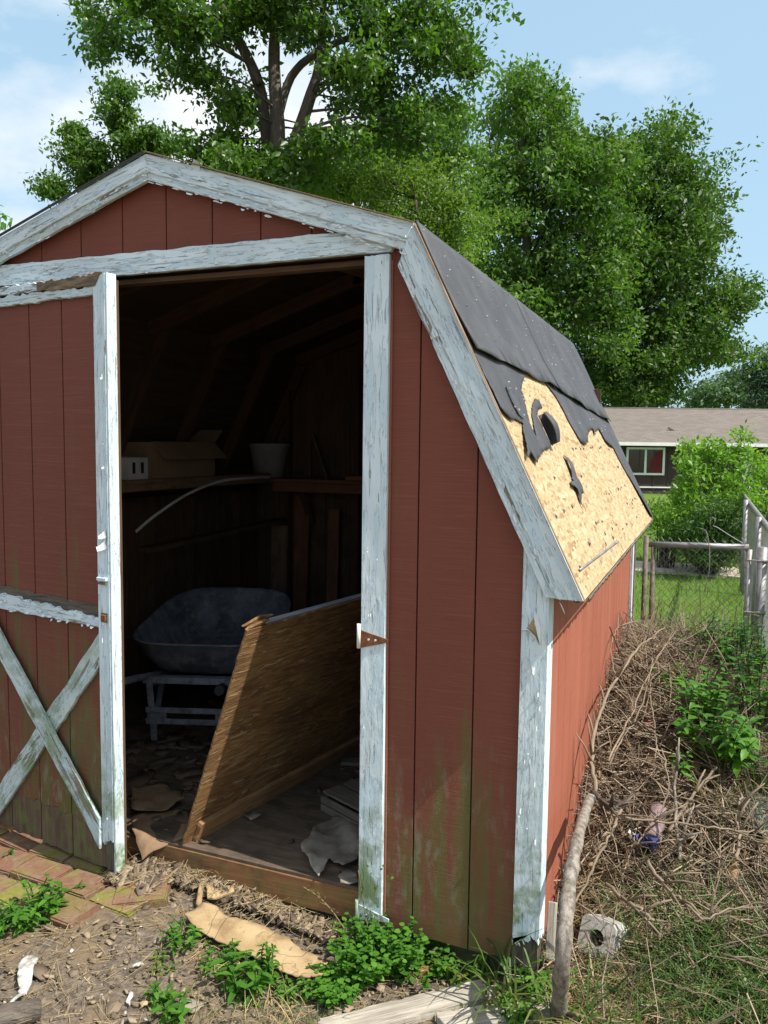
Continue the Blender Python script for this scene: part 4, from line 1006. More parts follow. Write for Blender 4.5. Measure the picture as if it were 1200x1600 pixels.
# --- white bent trim strip hanging in front of the shelf
a, b = onx(211, 830, -2.45), onx(392, 746, -2.45)
pts = spline([a, onx(245, 802, -2.43), onx(295, 770, -2.43), onx(345, 751, -2.45), Vector(b), onx(420, 745, -2.5)], 8)
bm = bmesh.new()
for p, q in zip(pts, pts[1:]): bar(bm, p, q, .006, .016, (.3, 0, 1), 0)
o = from_bm('trim_strip', bm, M['white']); tag(o, 'thin white strip bending down from the shelf edge inside the shed', 'strip')
# --- crate boards by the right jamb
cr1 = thing('wooden_crate', 'low grey wooden crate lying on the shed floor behind the right jamb', 'crate', (-.85, .75, FZ))
A0 = Vector(onz(452, 1240, FZ + .085)); A1 = Vector(onz(500, 1270, FZ + .085)); cu = Vector((.42, .9, 0)).normalized(); cw = Vector((.9, -.42, 0))
C0 = Vector((-1.03, .50, FZ))
for k in range(4):
    p = C0 + cw * (.0 + k * 0) + cu * (k * .115)
    slab('crate_board', rect(0, 0, .44, .098), p + Vector((0, 0, .072 + random.uniform(0, .004))), cw, cu, .012, M['pallet'], cr1, (1, 0), .002)
for k in (0, 1):
    slab('crate_side', rect(0, 0, .44, .030), C0 + Vector((0, 0, .002 + k * .036)) - cu * .0, cw, (0, 0, 1), .012, M['pallet'], cr1, (1, 0), .002)
    slab('crate_side', rect(0, 0, .44, .030), C0 + Vector((0, 0, .002 + k * .036)) + cu * .45, cw, (0, 0, 1), .012, M['pallet'], cr1, (1, 0), .002)
for d in (0, .42):
    slab('crate_cleat', rect(.014, 0, .43, .07), C0 + cw * d + Vector((0, 0, .001)), cu, (0, 0, 1), .02, M['pallet'], cr1, (1, 0), .002)
for i, (dx, dy, an, lab) in enumerate(((.03, .62, .3, 'loose grey slat lying behind the low crate'), (.16, .74, -.2, 'dark slat lying across the floor behind the crate'))):
    c = C0 + Vector((dx, dy, 0)); u = Vector((math.cos(an), math.sin(an), 0)); bm = bmesh.new(); bar(bm, c - u * .2 + Vector((0, 0, .012 + i * .024)), c + u * .28 + Vector((0, 0, .014 + i * .024)), .07, .018); o = from_bm('wood_offcut', bm, M['pallet']); tag(o, lab, 'slat')
# --- torn paper and card on the floor
def crumple(name, label, cat, pix, z, amp, mat, th=.0025, sp=.03, seed=0, base=.0, group=None, fn=None):
    pts = [onz(u, v, z) for u, v in pix]; out = [(p[0], p[1]) for p in pts]
    def pl(x, y):
        n = noise.noise(Vector((x * 7 + seed, y * 7, seed))) * .6 + noise.noise(Vector((x * 19, y * 19 + seed, 2))) * .4
        h = z + base + amp * (n + .5)
        if fn: h = fn(x, y, h)
        return (x, y, h), (0, 0, 1)
    bm = sheet(out, sp, pl, th, sp * .7, .004)
    return tag(from_bm(name, bm, M[mat]), label, cat, group)
crumple('torn_paper', 'crumpled grey torn paper lying inside the doorway by the right jamb', 'torn paper', [(492, 1300), (520, 1282), (548, 1285), (562, 1300), (566, 1330), (558, 1352), (536, 1362), (515, 1350), (498, 1376), (478, 1352), (470, 1335), (484, 1322)], FZ + .002, .05, 'paper', seed=3)
crumple('torn_paper', 'pale scrap of paper beside the right jamb on the sill', 'torn paper', [(528, 1376), (540, 1366), (556, 1370), (560, 1384), (545, 1388), (532, 1386)], FZ + .004, .03, 'paper', seed=8)
crumple('torn_paper', 'small torn scrap flat on the dark floor below the leaning panel', 'torn paper', [(378, 1276), (398, 1270), (408, 1276), (392, 1283)], FZ + .001, .012, 'paper', seed=5)
crumple('torn_card', 'grey brown card piece with a curled edge on the floor left of the panel', 'torn card', [(206, 1238), (250, 1231), (262, 1236), (288, 1256), (262, 1270), (240, 1274), (206, 1274)], FZ + .012, .03, 'card_dark', seed=11, base=.01)
def drape(x, y, h):
    if y < .03: h = h - (.03 - y) * 1.1
    return max(h, -.0) if y > -.13 else h
pix = [(206, 1276), (250, 1270), (284, 1262), (296, 1285), (288, 1312), (275, 1335), (258, 1362), (240, 1345), (222, 1322), (206, 1300)]
pts2 = [onz(206, 1276, FZ), onz(250, 1272, FZ), onz(284, 1264, FZ), onz(296, 1285, FZ), onz(290, 1312, FZ), onz(276, 1338, .06), onz(258, 1364, .0), onz(240, 1346, .05), onz(222, 1322, FZ), onz(206, 1302, FZ)]
def pl_d(x, y):
    n = noise.noise(Vector((x * 6, y * 6, 4))) * .02
    h = FZ + .006 + n + .012 * math.sin(x * 22 + y * 9)
    if y < .0: h -= (-y) * .85
    return (x, y, max(h, gz(x, y) + .01)), (0, 0, 1)
bm = sheet([(p[0], p[1]) for p in pts2], .03, pl_d, .003, .02, .003); o = from_bm('torn_card', bm, M['card_dark']); tag(o, 'brown floor covering torn loose and drooping over the sill left of the panel', 'torn card')
# flakes of debris on the floor
def debris(name, n, region, zf, smin, smax, mat, parent=None, flat=.25):
    c = np.array([region(RNG) for _ in range(n)]); th = RNG.uniform(0, 2 * PI, n); a = RNG.uniform(smin, smax, n); b = a * RNG.uniform(.25, .9, n)
    tl = RNG.normal(0, flat, (n, 2)); V = []; T = RNG.random(n)
    k = 5; ang = np.linspace(0, 2 * PI, k, endpoint=False)
    rad = RNG.uniform(.7, 1.2, (n, k))
    x = np.cos(ang)[None] * rad * a[:, None]; y = np.sin(ang)[None] * rad * b[:, None]
    X = c[:, 0, None] + x * np.cos(th)[:, None] - y * np.sin(th)[:, None]; Y = c[:, 1, None] + x * np.sin(th)[:, None] + y * np.cos(th)[:, None]
    Zb = (zf(c[:, 0], c[:, 1]) + a * flat * .6 + .002)[:, None] + tl[:, :1] * x + tl[:, 1:] * y
    t = np.minimum(.004, a * .25)[:, None]
    top = np.stack([X, Y, Zb + t], -1); bot = np.stack([X, Y, Zb - t], -1)
    V = np.concatenate([top, bot], 1).reshape(-1, 3); base = (np.arange(n) * 2 * k)[:, None]
    Ft = base + np.arange(k)[None]; Fb = base + k + np.arange(k)[::-1][None]
    S = np.concatenate([np.stack([base[:, 0] + i, base[:, 0] + k + i, base[:, 0] + k + (i + 1) % k, base[:, 0] + (i + 1) % k], 1) for i in range(k)])
    o = from_np(name, V, [Ft, Fb, S], mat, parent, tint=np.repeat(T, 2 * k)); o['kind'] = 'stuff'; return o
def fl(r):
    while True:
        x, y = r.uniform(-2.7, -.7), r.uniform(.04, 2.2)
        if not (-1.5 < x < -1.05 and y < 1.9) or r.random() < .15: return (x, y)
debris('floor_litter', 420, fl, lambda x, y: np.full_like(x, FZ), .004, .03, M['floorchip'])
def fl2(r): return (r.uniform(-2.35, -1.5), r.uniform(.2, 1.0))
debris('floor_litter', 110, fl2, lambda x, y: np.full_like(x, FZ), .03, .10, M['floorchip'], None, .06)

# ================================================================== GROUND IN FRONT
# --- brick paving at the left
bricks = bpy.data.objects.new('brick_path', None); COL.objects.link(bricks); bricks.location = (-2.2, -.2, 0); bricks['kind'] = 'structure'
def lay_bricks():
    L, W = .205, .150; meshes = []
    for k in range(5):
        bm = bmesh.new(); bmesh.ops.create_cube(bm, size=1)
        for v in bm.verts: v.co = Vector((v.co.x * (L - .006), v.co.y * (W - .006), v.co.z * .055))
        bmesh.ops.bevel(bm, geom=list(bm.edges), offset=.006, segments=2, affect='EDGES')
        for v in bm.verts: v.co += Vector((random.uniform(-1, 1), random.uniform(-1, 1), random.uniform(-1, 1))) * .0016
        me = bpy.data.meshes.new('brick'); bm.to_mesh(me); bm.free(); me.materials.append(M['brick']); meshes.append(me)
    rot = R_(-4)
    for r in range(5):
        y0 = .09 - r * .153
        for k in range(8):
            x = -1.50 - k * .208 - (r % 2) * .07 - max(0, r - 2) * .06
            if r == 4 and x > -1.85: continue
            px, py = x, y0 + (x + 1.8) * math.tan(rot)
            o = bpy.data.objects.new('brick', random.choice(meshes)); COL.objects.link(o); o.parent = bricks
            o.location = Vector((px, py, float(gz(px, py)) - .010 + random.uniform(-.009, .009))) - bricks.location
            o.rotation_euler = (random.uniform(-.05, .05), random.uniform(-.05, .05), rot + random.uniform(-.06, .06))
    for (u, v, an) in ((222, 1400, .5),):
        p = gp(u, v); o = bpy.data.objects.new('brick', meshes[0]); COL.objects.link(o); o.parent = bricks
        o.location = Vector((p[0], p[1], p[2] + .0)) - bricks.location; o.rotation_euler = (.10, -.05, an)
lay_bricks()

# --- card sheet and small card pieces
pix = [(287, 1424), (300, 1420), (318, 1407), (335, 1412), (352, 1428), (372, 1432), (395, 1440), (420, 1448), (434, 1456), (452, 1462), (470, 1480), (492, 1488), (512, 1500), (508, 1518), (482, 1526), (468, 1524), (448, 1520), (420, 1505), (380, 1483), (345, 1468), (310, 1450)]
pts2 = [gp(u, v, .05) for u, v in pix]
def pl_c(x, y):
    n = noise.noise(Vector((x * 4, y * 4, 1))) * .008 + noise.noise(Vector((x * 14, y * 14, 3))) * .003
    return (x, y, float(gz(x, y)) + .040 + n), (0, 0, 1)
bm = sheet([(p[0], p[1]) for p in pts2], .03, pl_c, .0035, .012, .0035); tag(from_bm('card_sheet', bm, M['card_stained']), 'large tan cardboard sheet with ragged edges on the dirt before the sill', 'cardboard')
for (pix, lab) in (([(322, 1388), (365, 1392), (366, 1404), (324, 1402)], 'small tan card offcut lying above the large cardboard sheet'), ([(306, 1408), (312, 1390), (318, 1388), (314, 1412)], 'narrow tan splinter standing beside the large cardboard sheet')):
    pts2 = [gp(u, v, .035) for u, v in pix]
    bm = sheet([(p[0], p[1]) for p in pts2], .03, lambda x, y: ((x, y, float(gz(x, y)) + .042 + .05 * noise.noise(Vector((x * 8, y * 8, 5)))), (0, 0, 1)), .006, .03, .002); tag(from_bm('card_piece', bm, M['card_stained']), lab, 'card piece')
# --- weathered planks at the bottom
def plank(u0, v0, u1, v1, w, t, lab, name='plank', mat='oldplank', dz=.02, seed=1):
    p0, p1 = Vector(gp(u0, v0, dz)), Vector(gp(u1, v1, dz)); a = (p1 - p0); L = a.length; a.normalize(); s = Vector((0, 0, 1)).cross(a).normalized()
    out = jag_edge((0, -w / 2), (L, -w / 2), 18, .004) + jag_edge((L, -w / 2), (L, w / 2), 6, .012) + jag_edge((L, w / 2), (0, w / 2), 18, .004) + jag_edge((0, w / 2), (0, -w / 2), 6, .012)
    pts = []; [pts.append(q) for q in out if not pts or (Vector(q) - Vector(pts[-1])).length > 1e-4]
    if (Vector(pts[0]) - Vector(pts[-1])).length < 1e-4: pts.pop()
    o = slab(name, pts, p0 - Vector((0, 0, t * .6)), a, s, t, M[mat], None, (1, 0), .002); return tag(o, lab, 'plank')
plank(505, 1612, 765, 1546, .088, .03, 'pale weathered plank lying across the dirt at the bottom of the photo')
plank(690, 1604, 880, 1572, .10, .025, 'grey plank half hidden by grass below the corner post', seed=2)
plank(640, 1520, 700, 1512, .03, .02, 'thin orange brown splinter among the clover below the red wall', 'splinter', 'sill')
# --- white paint slab at the far left, log beside it
pix = [(8, 1580), (30, 1546), (27, 1508), (42, 1490), (60, 1494), (52, 1520), (42, 1545), (22, 1570), (5, 1583)]
pts2 = [gp(u, v, .03) for u, v in pix]
bm = sheet([(p[0], p[1]) for p in pts2], .02, lambda x, y: ((x, y, float(gz(x, y)) + .022 + .03 * noise.noise(Vector((x * 14, y * 14, 5)))), (0, 0, 1)), .006, .010, .004); tag(from_bm('wood_splinter', bm, M['dirty_white']), 'white painted wood splinter lying on dirt at the far left', 'splinter')
bm = bmesh.new(); p0, p1 = Vector(gp(-30, 1606, .02)), Vector(gp(62, 1578, .02)); tube(bm, spline([p0, p0.lerp(p1, .5) + Vector((0, 0, .008)), p1], 5), [.035] * 6 + [.033] * 4 + [.028], 9, wob=.12); tag(from_bm('log', bm, M['bark'], smooth=True), 'short dark brown log in the lower left corner', 'log')
for i, (pix, lab, cat, mt) in enumerate((([(205, 1508), (222, 1503), (225, 1506), (207, 1511)], 'small white paint chip on bare soil left of the weeds', 'paint chip', 'dirty_white'), ([(197, 1568), (203, 1548), (208, 1550), (203, 1572)], 'upright white flake on the soil near the bottom left', 'paint chip', 'dirty_white'), ([(218, 1568), (226, 1560), (233, 1566), (222, 1574)], 'tan chip beside the upright white flake', 'wood chip', 'card'), ([(276, 1562), (292, 1558), (320, 1566), (310, 1576), (290, 1582), (280, 1572)], 'grey clump of foam beside the left weeds at the bottom', 'foam', 'paper'), ([(425, 1424), (447, 1423), (448, 1427), (426, 1428)], 'thin white stick on the litter below the sill', 'stick', 'dirty_white'), ([(85, 1440), (110, 1428), (113, 1450), (110, 1431)], 'thin white twig bent over the bricks', 'twig', 'dirty_white'))):
    pts2 = [gp(u, v, .015) for u, v in pix]
    bm = sheet([(p[0], p[1]) for p in pts2], .02, lambda x, y: ((x, y, float(gz(x, y)) + .012 + .010 * noise.noise(Vector((x * 20, y * 20, i)))), (0, 0, 1)), .003, .008, .003); tag(from_bm(cat.replace(' ', '_'), bm, M[mt]), lab, cat)
# --- litter on the soil
def front(r):
    while True:
        x, y = r.uniform(-2.6, .15), r.uniform(-1.2, -.03)
        if x < -1.45 and y > -.45 and r.random() < .9: continue
        return (x, y)
debris('soil_chips', 3800, front, lambda x, y: gz(x, y), .003, .013, M['chip'], None, .5)
def nearsill(r):
    x = r.uniform(-1.62, -.62); return (x, r.uniform(-.085, .02) if x > -1.38 else r.uniform(-.2, .02))
debris('bark_pieces', 170, front, lambda x, y: gz(x, y), .014, .042, M['chip'], None, .35)
debris('bark_litter', 900, nearsill, lambda x, y: gz(x, y) + .02, .006, .03, M['chip'], None, .6)
debris('pale_crumbs', 140, front, lambda x, y: gz(x, y), .003, .009, M['dirty_white'], None, .5)

def blades(name, roots, L, W, mat, lean=.5, curve=.8, flat=False, kind='stuff', parent=None, tint=None, dirs=None, seg=4):
    """thin blades: roots (n,3), lengths, widths; curving over"""
    n = len(roots); th = RNG.uniform(0, 2 * PI, n) if dirs is None else dirs
    le = np.abs(RNG.normal(lean, lean * .5, n)); cu = RNG.uniform(.3, 1.2, n) * curve
    d = np.stack([np.cos(th), np.sin(th), np.zeros(n)], 1); s = np.stack([-np.sin(th), np.cos(th), np.zeros(n)], 1)
    P = []; pos = roots.copy(); ang = le.copy()
    tw = RNG.uniform(-.6, .6, n)
    for k in range(seg + 1):
        t = k / seg; w = (W * (1 - t) ** .7 * (.55 + .45 * min(1, t * 4) if not flat else 1))[:, None] if k < seg else np.zeros((n, 1))
        ss = s * np.cos(tw)[:, None] + np.array([0, 0, 1.0]) * np.sin(tw)[:, None] * .5
        P.append((pos - ss * w / 2, pos + ss * w / 2))
        pos = pos + (d * np.sin(ang)[:, None] + np.array([0, 0, 1.0]) * np.cos(ang)[:, None]) * (L / seg)[:, None]
        ang = ang + cu / seg * 1.6
    V = np.stack([q for pr in P for q in pr], 1).reshape(-1, 3); m = 2 * (seg + 1); b = np.arange(n) * m
    F = [np.concatenate([np.stack([b + 2 * k, b + 2 * k + 1, b + 2 * k + 3, b + 2 * k + 2], 1) for k in range(seg - 1)]), np.stack([b + 2 * seg - 2, b + 2 * seg - 1, b + 2 * seg], 1)]
    t = RNG.random(n) if tint is None else tint
    o = from_np(name, V, F, mat, parent, tint=np.repeat(t, m))
    if kind: o['kind'] = kind
    return o
def straws(name, pts, L, W, mat, pitch=.15, group=None, zsp=0.0):
    """straight thin dead stems lying about; 3-sided"""
    n = len(pts); th = RNG.uniform(0, 2 * PI, n); ph = RNG.normal(0, pitch, n)
    d = np.stack([np.cos(th) * np.cos(ph), np.sin(th) * np.cos(ph), np.sin(ph)], 1)
    s = np.cross(d, [0, 0, 1.0]); s /= np.linalg.norm(s, axis=1)[:, None] + 1e-9; t = np.cross(d, s)
    bend = RNG.normal(0, .14, (n, 2)); seg = 3; P = []
    for k in range(seg + 1):
        q = k / seg - .5
        c = pts + d * (q * L)[:, None] + (s * bend[:, :1] + t * bend[:, 1:]) * (L * (q * q - .12))[:, None] * 1.4
        w = (W * (1 - .5 * (k / seg)))[:, None]
        for j in range(3): P.append(c + (s * math.cos(2.094 * j) + t * math.sin(2.094 * j)) * w)
    V = np.stack(P, 1).reshape(-1, 3); m = 3 * (seg + 1); b = np.arange(n) * m; F = []
    for k in range(seg):
        for j in range(3): F.append(np.stack([b + 3 * k + j, b + 3 * k + (j + 1) % 3, b + 3 * k + 3 + (j + 1) % 3, b + 3 * k + 3 + j], 1))
    o = from_np(name, V, np.concatenate(F), mat, tint=np.repeat(RNG.random(n), m)); o['kind'] = 'stuff'; return o
def scat(n, f):
    q = np.array([f(RNG) for _ in range(n)]); return q
q = scat(2600, front); straws('dry_grass_litter', np.c_[q, gz(q[:, 0], q[:, 1]) + RNG.uniform(.004, .03, len(q))], RNG.uniform(.03, .12, len(q)), RNG.uniform(.0006, .0014, len(q)), M['straw'], .12)
q = scat(700, nearsill); straws('dry_grass_litter', np.c_[q, gz(q[:, 0], q[:, 1]) + RNG.uniform(.01, .06, len(q))], RNG.uniform(.04, .14, len(q)), RNG.uniform(.0007, .0016, len(q)), M['straw'], .25)

# ================================================================== LEAVES AND PLANTS
LT = np.array([[0, 0, 0], [.3, .42, .07], [.3, 0, 0], [.3, -.42, .07], [.68, .34, .0], [.68, 0, -.06], [.68, -.34, 0], [1, 0, -.16]])
LF3 = np.array([[0, 3, 2], [0, 2, 1], [6, 7, 5], [5, 7, 4]]); LF4 = np.array([[3, 6, 5, 2], [2, 5, 4, 1]])
def leaves(base, dirs, ups, L, W):
    """fine leaves (8 verts each)"""
    n = len(base); x = dirs / (np.linalg.norm(dirs, axis=1)[:, None] + 1e-9); y = np.cross(ups, x); y /= np.linalg.norm(y, axis=1)[:, None] + 1e-9; z = np.cross(x, y)
    V = base[:, None] + x[:, None] * (LT[None, :, :1] * L[:, None, None]) + y[:, None] * (LT[None, :, 1:2] * W[:, None, None]) + z[:, None] * (LT[None, :, 2:] * L[:, None, None])
    b = (np.arange(n) * 8)[:, None, None]
    return V.reshape(-1, 3), [(LF3[None] + b).reshape(-1, 3), (LF4[None] + b).reshape(-1, 4)]
def weed(name, label, cat, base, h, spread, nstem, perstem, L, mat='weed', stemcol='weed_dark', group=None, droop=.3, wr=.5, topbias=.0):
    root = thing(name, label, cat, base, group)
    B, D, U, LL = [], [], [], []; bm = bmesh.new(); base = np.array(base, float)
    for s in range(nstem):
        a = random.uniform(0, 2 * PI); r = spread * math.sqrt(random.random()); hh = h * random.uniform(.55, 1.05)
        p0 = base + np.array([math.cos(a) * r * .45, math.sin(a) * r * .45, 0]); p0[2] = base[2] - .005
        p2 = base + np.array([math.cos(a) * r, math.sin(a) * r, hh]); p1 = (p0 + p2) / 2 + np.array([random.uniform(-.02, .02), random.uniform(-.02, .02), hh * .12])
        pts = spline([p0, p1, p2], 4); tube(bm, pts, [.0035 * (1 - .6 * i / len(pts)) for i in range(len(pts))], 4)
        for k in range(perstem):
            t = topbias + (1 - topbias) * (k + random.random()) / perstem; i = min(int(t * (len(pts) - 1)), len(pts) - 2); q = pts[i].lerp(pts[i + 1], t * (len(pts) - 1) - i)
            an = k * 2.4 + random.uniform(-.5, .5)
            B.append(q); D.append((math.cos(an), math.sin(an), random.uniform(-.1, .5) - droop * (1 - t))); U.append((random.uniform(-.3, .3), random.uniform(-.3, .3), 1)); LL.append(L * random.uniform(.55, 1.15) * (1.0 - .25 * t))
    from_bm('stems', bm, M[stemcol], root)['kind'] = 'stuff'
    B, D, U, LL = np.array(B), np.array(D, float), np.array(U, float), np.array(LL)
    V, F = leaves(B, D, U, LL, LL * wr)
    from_np('foliage', V, F, M[mat], root, tint=np.repeat(RNG.random(len(B)), 8), smooth=True)['kind'] = 'stuff'
    return root
# weeds on and beside the bricks (left)
weed('weed', 'bushy bright green weed growing between the mossy bricks at the left', 'weed', gp(58, 1440), .13, .11, 16, 11, .055)
weed('weed', 'weed at the left frame edge on the bricks beside the bushy one', 'weed', gp(10, 1448), .08, .09, 10, 8, .05)
weed('weed', 'tiny two leaved seedling between bricks under the red door', 'weed', gp(22, 1345), .05, .03, 2, 3, .06)
weed('weed', 'small seedling sprouting from the brick joint beside the mossy brick', 'weed', gp(118, 1392), .04, .03, 3, 4, .03)
# weeds below the card sheet
weed('weed', 'leafy weed at the left corner of the cardboard sheet', 'weed', gp(285, 1480), .085, .06, 8, 10, .042)
weed('weed', 'row of small weeds along the lower edge of the cardboard', 'weed', gp(335, 1515), .06, .09, 14, 9, .032)
weed('weed', 'broad leaved weed at the bottom left of centre with long pointed leaves', 'weed', gp(368, 1562), .12, .09, 8, 9, .075, wr=.42)
weed('weed', 'upright weed growing in front of the lower cardboard edge', 'weed', gp(425, 1535), .16, .06, 6, 11, .050, wr=.36)
weed('weed', 'weed with small leaves between cardboard and clover mound', 'weed', gp(462, 1552), .06, .08, 10, 9, .035)
weed('weed', 'low weed at the bottom edge below the grey foam', 'weed', gp(268, 1585), .07, .09, 10, 8, .05)
weed('weed', 'wilting pale seedling alone on the bare soil', 'weed', gp(250, 1510), .03, .05, 5, 5, .035, 'yellowtree')
weed('clover_patch', 'dense clover mound growing against the right door jamb foot', 'clover', gp(590, 1520), .15, .18, 80, 10, .030, wr=.95, topbias=.35)
weed('clover_patch', 'smaller clover clump spilling right under the red siding', 'clover', gp(655, 1525), .10, .14, 36, 9, .028, wr=.95, topbias=.3)
weed('clover_patch', 'low clover fringe in front of the jamb beside the cardboard end', 'clover', gp(530, 1552), .07, .12, 40, 9, .030, wr=.9, topbias=.3)
weed('weed', 'sparse yellowish weed beside the splinter under the red wall', 'weed', gp(712, 1530), .09, .10, 12, 8, .035, 'yellowtree')
weed('weed', 'weed behind the grass tuft at the corner post foot', 'weed', gp(845, 1560), .12, .10, 12, 9, .05)
weed('weed', 'small weed at the foot of the leaning log', 'weed', gp(800, 1590), .10, .10, 12, 8, .045)
# thin dry stalk in front of the sill, vine at the jamb foot
bm = bmesh.new(); p = [Vector(ony(545, 1462, -.10)), Vector(ony(520, 1425, -.10)), Vector(ony(498, 1402, -.10)), Vector(ony(474, 1386, -.10))]
tube(bm, spline(p, 5), .0025, 5)
for t in range(10):
    q = spline(p, 5)[5 + t]; tube(bm, [q, q + Vector((random.uniform(-.03, .03), -.01, random.uniform(.005, .035)))], [.0015, .001], 4)
tag(from_bm('dry_stalk', bm, M['straw']), 'thin dry weed stalk leaning left in front of the wooden sill', 'stalk')
vine = thing('vine', 'thin mossy vine climbing the foot of the right door jamb', 'vine', ony(575, 1455, -.06))
B = np.array([ony(random.uniform(560, 618), random.uniform(1350, 1450), -.035) for _ in range(30)]); B = np.array([b for b in B if not (b[0] > JR + .03 and b[2] < .1)])
V, F = leaves(B, np.c_[RNG.normal(0, 1, len(B)), -np.abs(RNG.normal(0, .6, len(B))), RNG.normal(0, 1, len(B))], np.tile([0, -1.0, .3], (len(B), 1)), RNG.uniform(.010, .020, len(B)), RNG.uniform(.006, .012, len(B)))
from_np('foliage', V, F, M['yellowtree'], vine, tint=np.repeat(RNG.random(len(B)), 8))['kind'] = 'stuff'
bm = bmesh.new(); tube(bm, spline([ony(578, 1462, -.06), ony(572, 1435, -.04), ony(566, 1400, -.028), ony(560, 1360, -.026)], 5), .002, 4); from_bm('stem', bm, M['straw'], vine)
# grass tufts
def tuft(label, u, v, n, L, W, mat='grass', lean=.45, r=.06, curve=1.2, seg=5, nm='grass_tuft'):
    p = gpm(u, v); q = RNG.normal(0, r, (n, 2)); x, y = p[0] + q[:, 0], p[1] + q[:, 1]
    o = blades(nm, np.c_[x, y, gz(x, y) + mound(x, y) * .6 - .005], RNG.uniform(.5, 1.1, n) * L, RNG.uniform(.7, 1.2, n) * W, M[mat], lean, curve, kind=None, seg=seg)
    return tag(o, label, 'grass')
tuft('tall green grass tuft arching in front of the corner post', 795, 1575, 55, .36, .012, lean=.35, r=.06, nm='grass_tuft')
tuft('broad bladed green grass at the bottom beside the leaning log', 880, 1610, 60, .26, .010, lean=.6, r=.07)
tuft('grass clump at the bottom edge right of the log', 955, 1605, 60, .16, .006, lean=.7, r=.07)
tuft('dry pale grass tuft at the bottom between the weeds', 420, 1585, 130, .13, .003, 'straw', lean=.8, r=.07)
tuft('short green grass at the bottom left of the plank', 480, 1600, 120, .10, .004, lean=.7, r=.08)
tuft('short grass strip at the bottom below the grey foam', 310, 1605, 140, .07, .003, lean=.8, r=.10)
tuft('long dark grass clump at the right bottom corner', 1130, 1500, 620, .34, .008, 'grass_dark', lean=.9, r=.14)
tuft('dark grass clump spreading below the cinder block', 1030, 1540, 420, .28, .007, 'grass_dark', lean=1.0, r=.11)
tuft('dark grass clump in the lower right corner of the frame', 1190, 1570, 480, .28, .008, 'grass_dark', lean=.9, r=.13)
tuft('sunlit yellow green grass clump at the right below the dark screen', 1150, 1420, 300, .22, .004, 'lawn', lean=.9, r=.12)

# ================================================================== BRUSH HEAP ALONG THE RIGHT WALL
def pile(r):
    while True:
        x, y = r.uniform(.02, 1.5), r.uniform(-.1, 3.5)
        if y < .35 and x > .55 and r.random() < .6: continue
        if r.random() < .25 + .75 * float(mound(x, y)) / .5: return (x, y)
def pz(q, a, b): return gz(q[:, 0], q[:, 1]) + mound(q[:, 0], q[:, 1]) * RNG.uniform(a, b, len(q)) ** .5
q = scat(9000, pile); straws('brush_twigs', np.c_[q, pz(q, .3, 1.2) + .012], RNG.uniform(.12, .60, len(q)), RNG.uniform(.0012, .0034, len(q)), M['twig'], .38)
q = scat(1400, pile); straws('brush_twigs', np.c_[q, pz(q, .7, 1.25) + .02], RNG.uniform(.25, .65, len(q)), RNG.uniform(.002, .0042, len(q)), M['twig'], .6)
q = scat(3800, pile); straws('brush_straw', np.c_[q, pz(q, .3, 1.1) + .015], RNG.uniform(.06, .30, len(q)), RNG.uniform(.0006, .0014, len(q)), M['straw'], .40)
def forks(n):
    """forked twigs heaped on the brush"""
    bm = bmesh.new()
    for _ in range(n):
        x, y = pile(RNG); z = float(gz(x, y) + mound(x, y)) + random.uniform(-.03, .07); a = random.uniform(0, 2 * PI); L = random.uniform(.18, .5); r = random.uniform(.0022, .0055)
        d = Vector((math.cos(a), math.sin(a), random.uniform(-.25, .7))).normalized(); p = Vector((x, y, z)); pts = [p]
        for k in range(4):
            d = (d + Vector((random.uniform(-1, 1), random.uniform(-1, 1), random.uniform(-.8, .6))) * .28).normalized(); p = p + d * L / 4; p.x = max(p.x, .03); pts.append(p)
        tube(bm, pts, [r * (1 - .17 * k) for k in range(5)], 4, False)
        for k in (1, 2, 3):
            if random.random() < .7:
                e = (d + Vector((random.uniform(-1, 1), random.uniform(-1, 1), random.uniform(-.5, 1))) * .9).normalized(); l2 = L * random.uniform(.15, .4); q = pts[k] + e * l2; q.x = max(q.x, .03)
                tube(bm, [pts[k], pts[k].lerp(q, .5) + Vector((0, 0, .01)), q], [r * .6, r * .45, r * .25], 3, False)
    from_bm('forked_twigs', bm, M['branch'])['kind'] = 'stuff'
forks(620)
debris('brush_leaves', 5600, pile, lambda x, y: gz(x, y) + mound(x, y) * RNG.uniform(.3, 1.15, len(x)), .008, .026, M['deadleaf'], None, .9)
def strawpatch(r): return (r.normal(.30, .28), r.normal(.10, .22))
q = scat(3800, lambda r: strawpatch(r)); q = q[q[:, 0] > .03]; straws('straw_patch', np.c_[q, gz(q[:, 0], q[:, 1]) + mound(q[:, 0], q[:, 1]) + RNG.uniform(.0, .045, len(q))], RNG.uniform(.04, .20, len(q)), RNG.uniform(.0006, .0015, len(q)), M['straw'], .3)
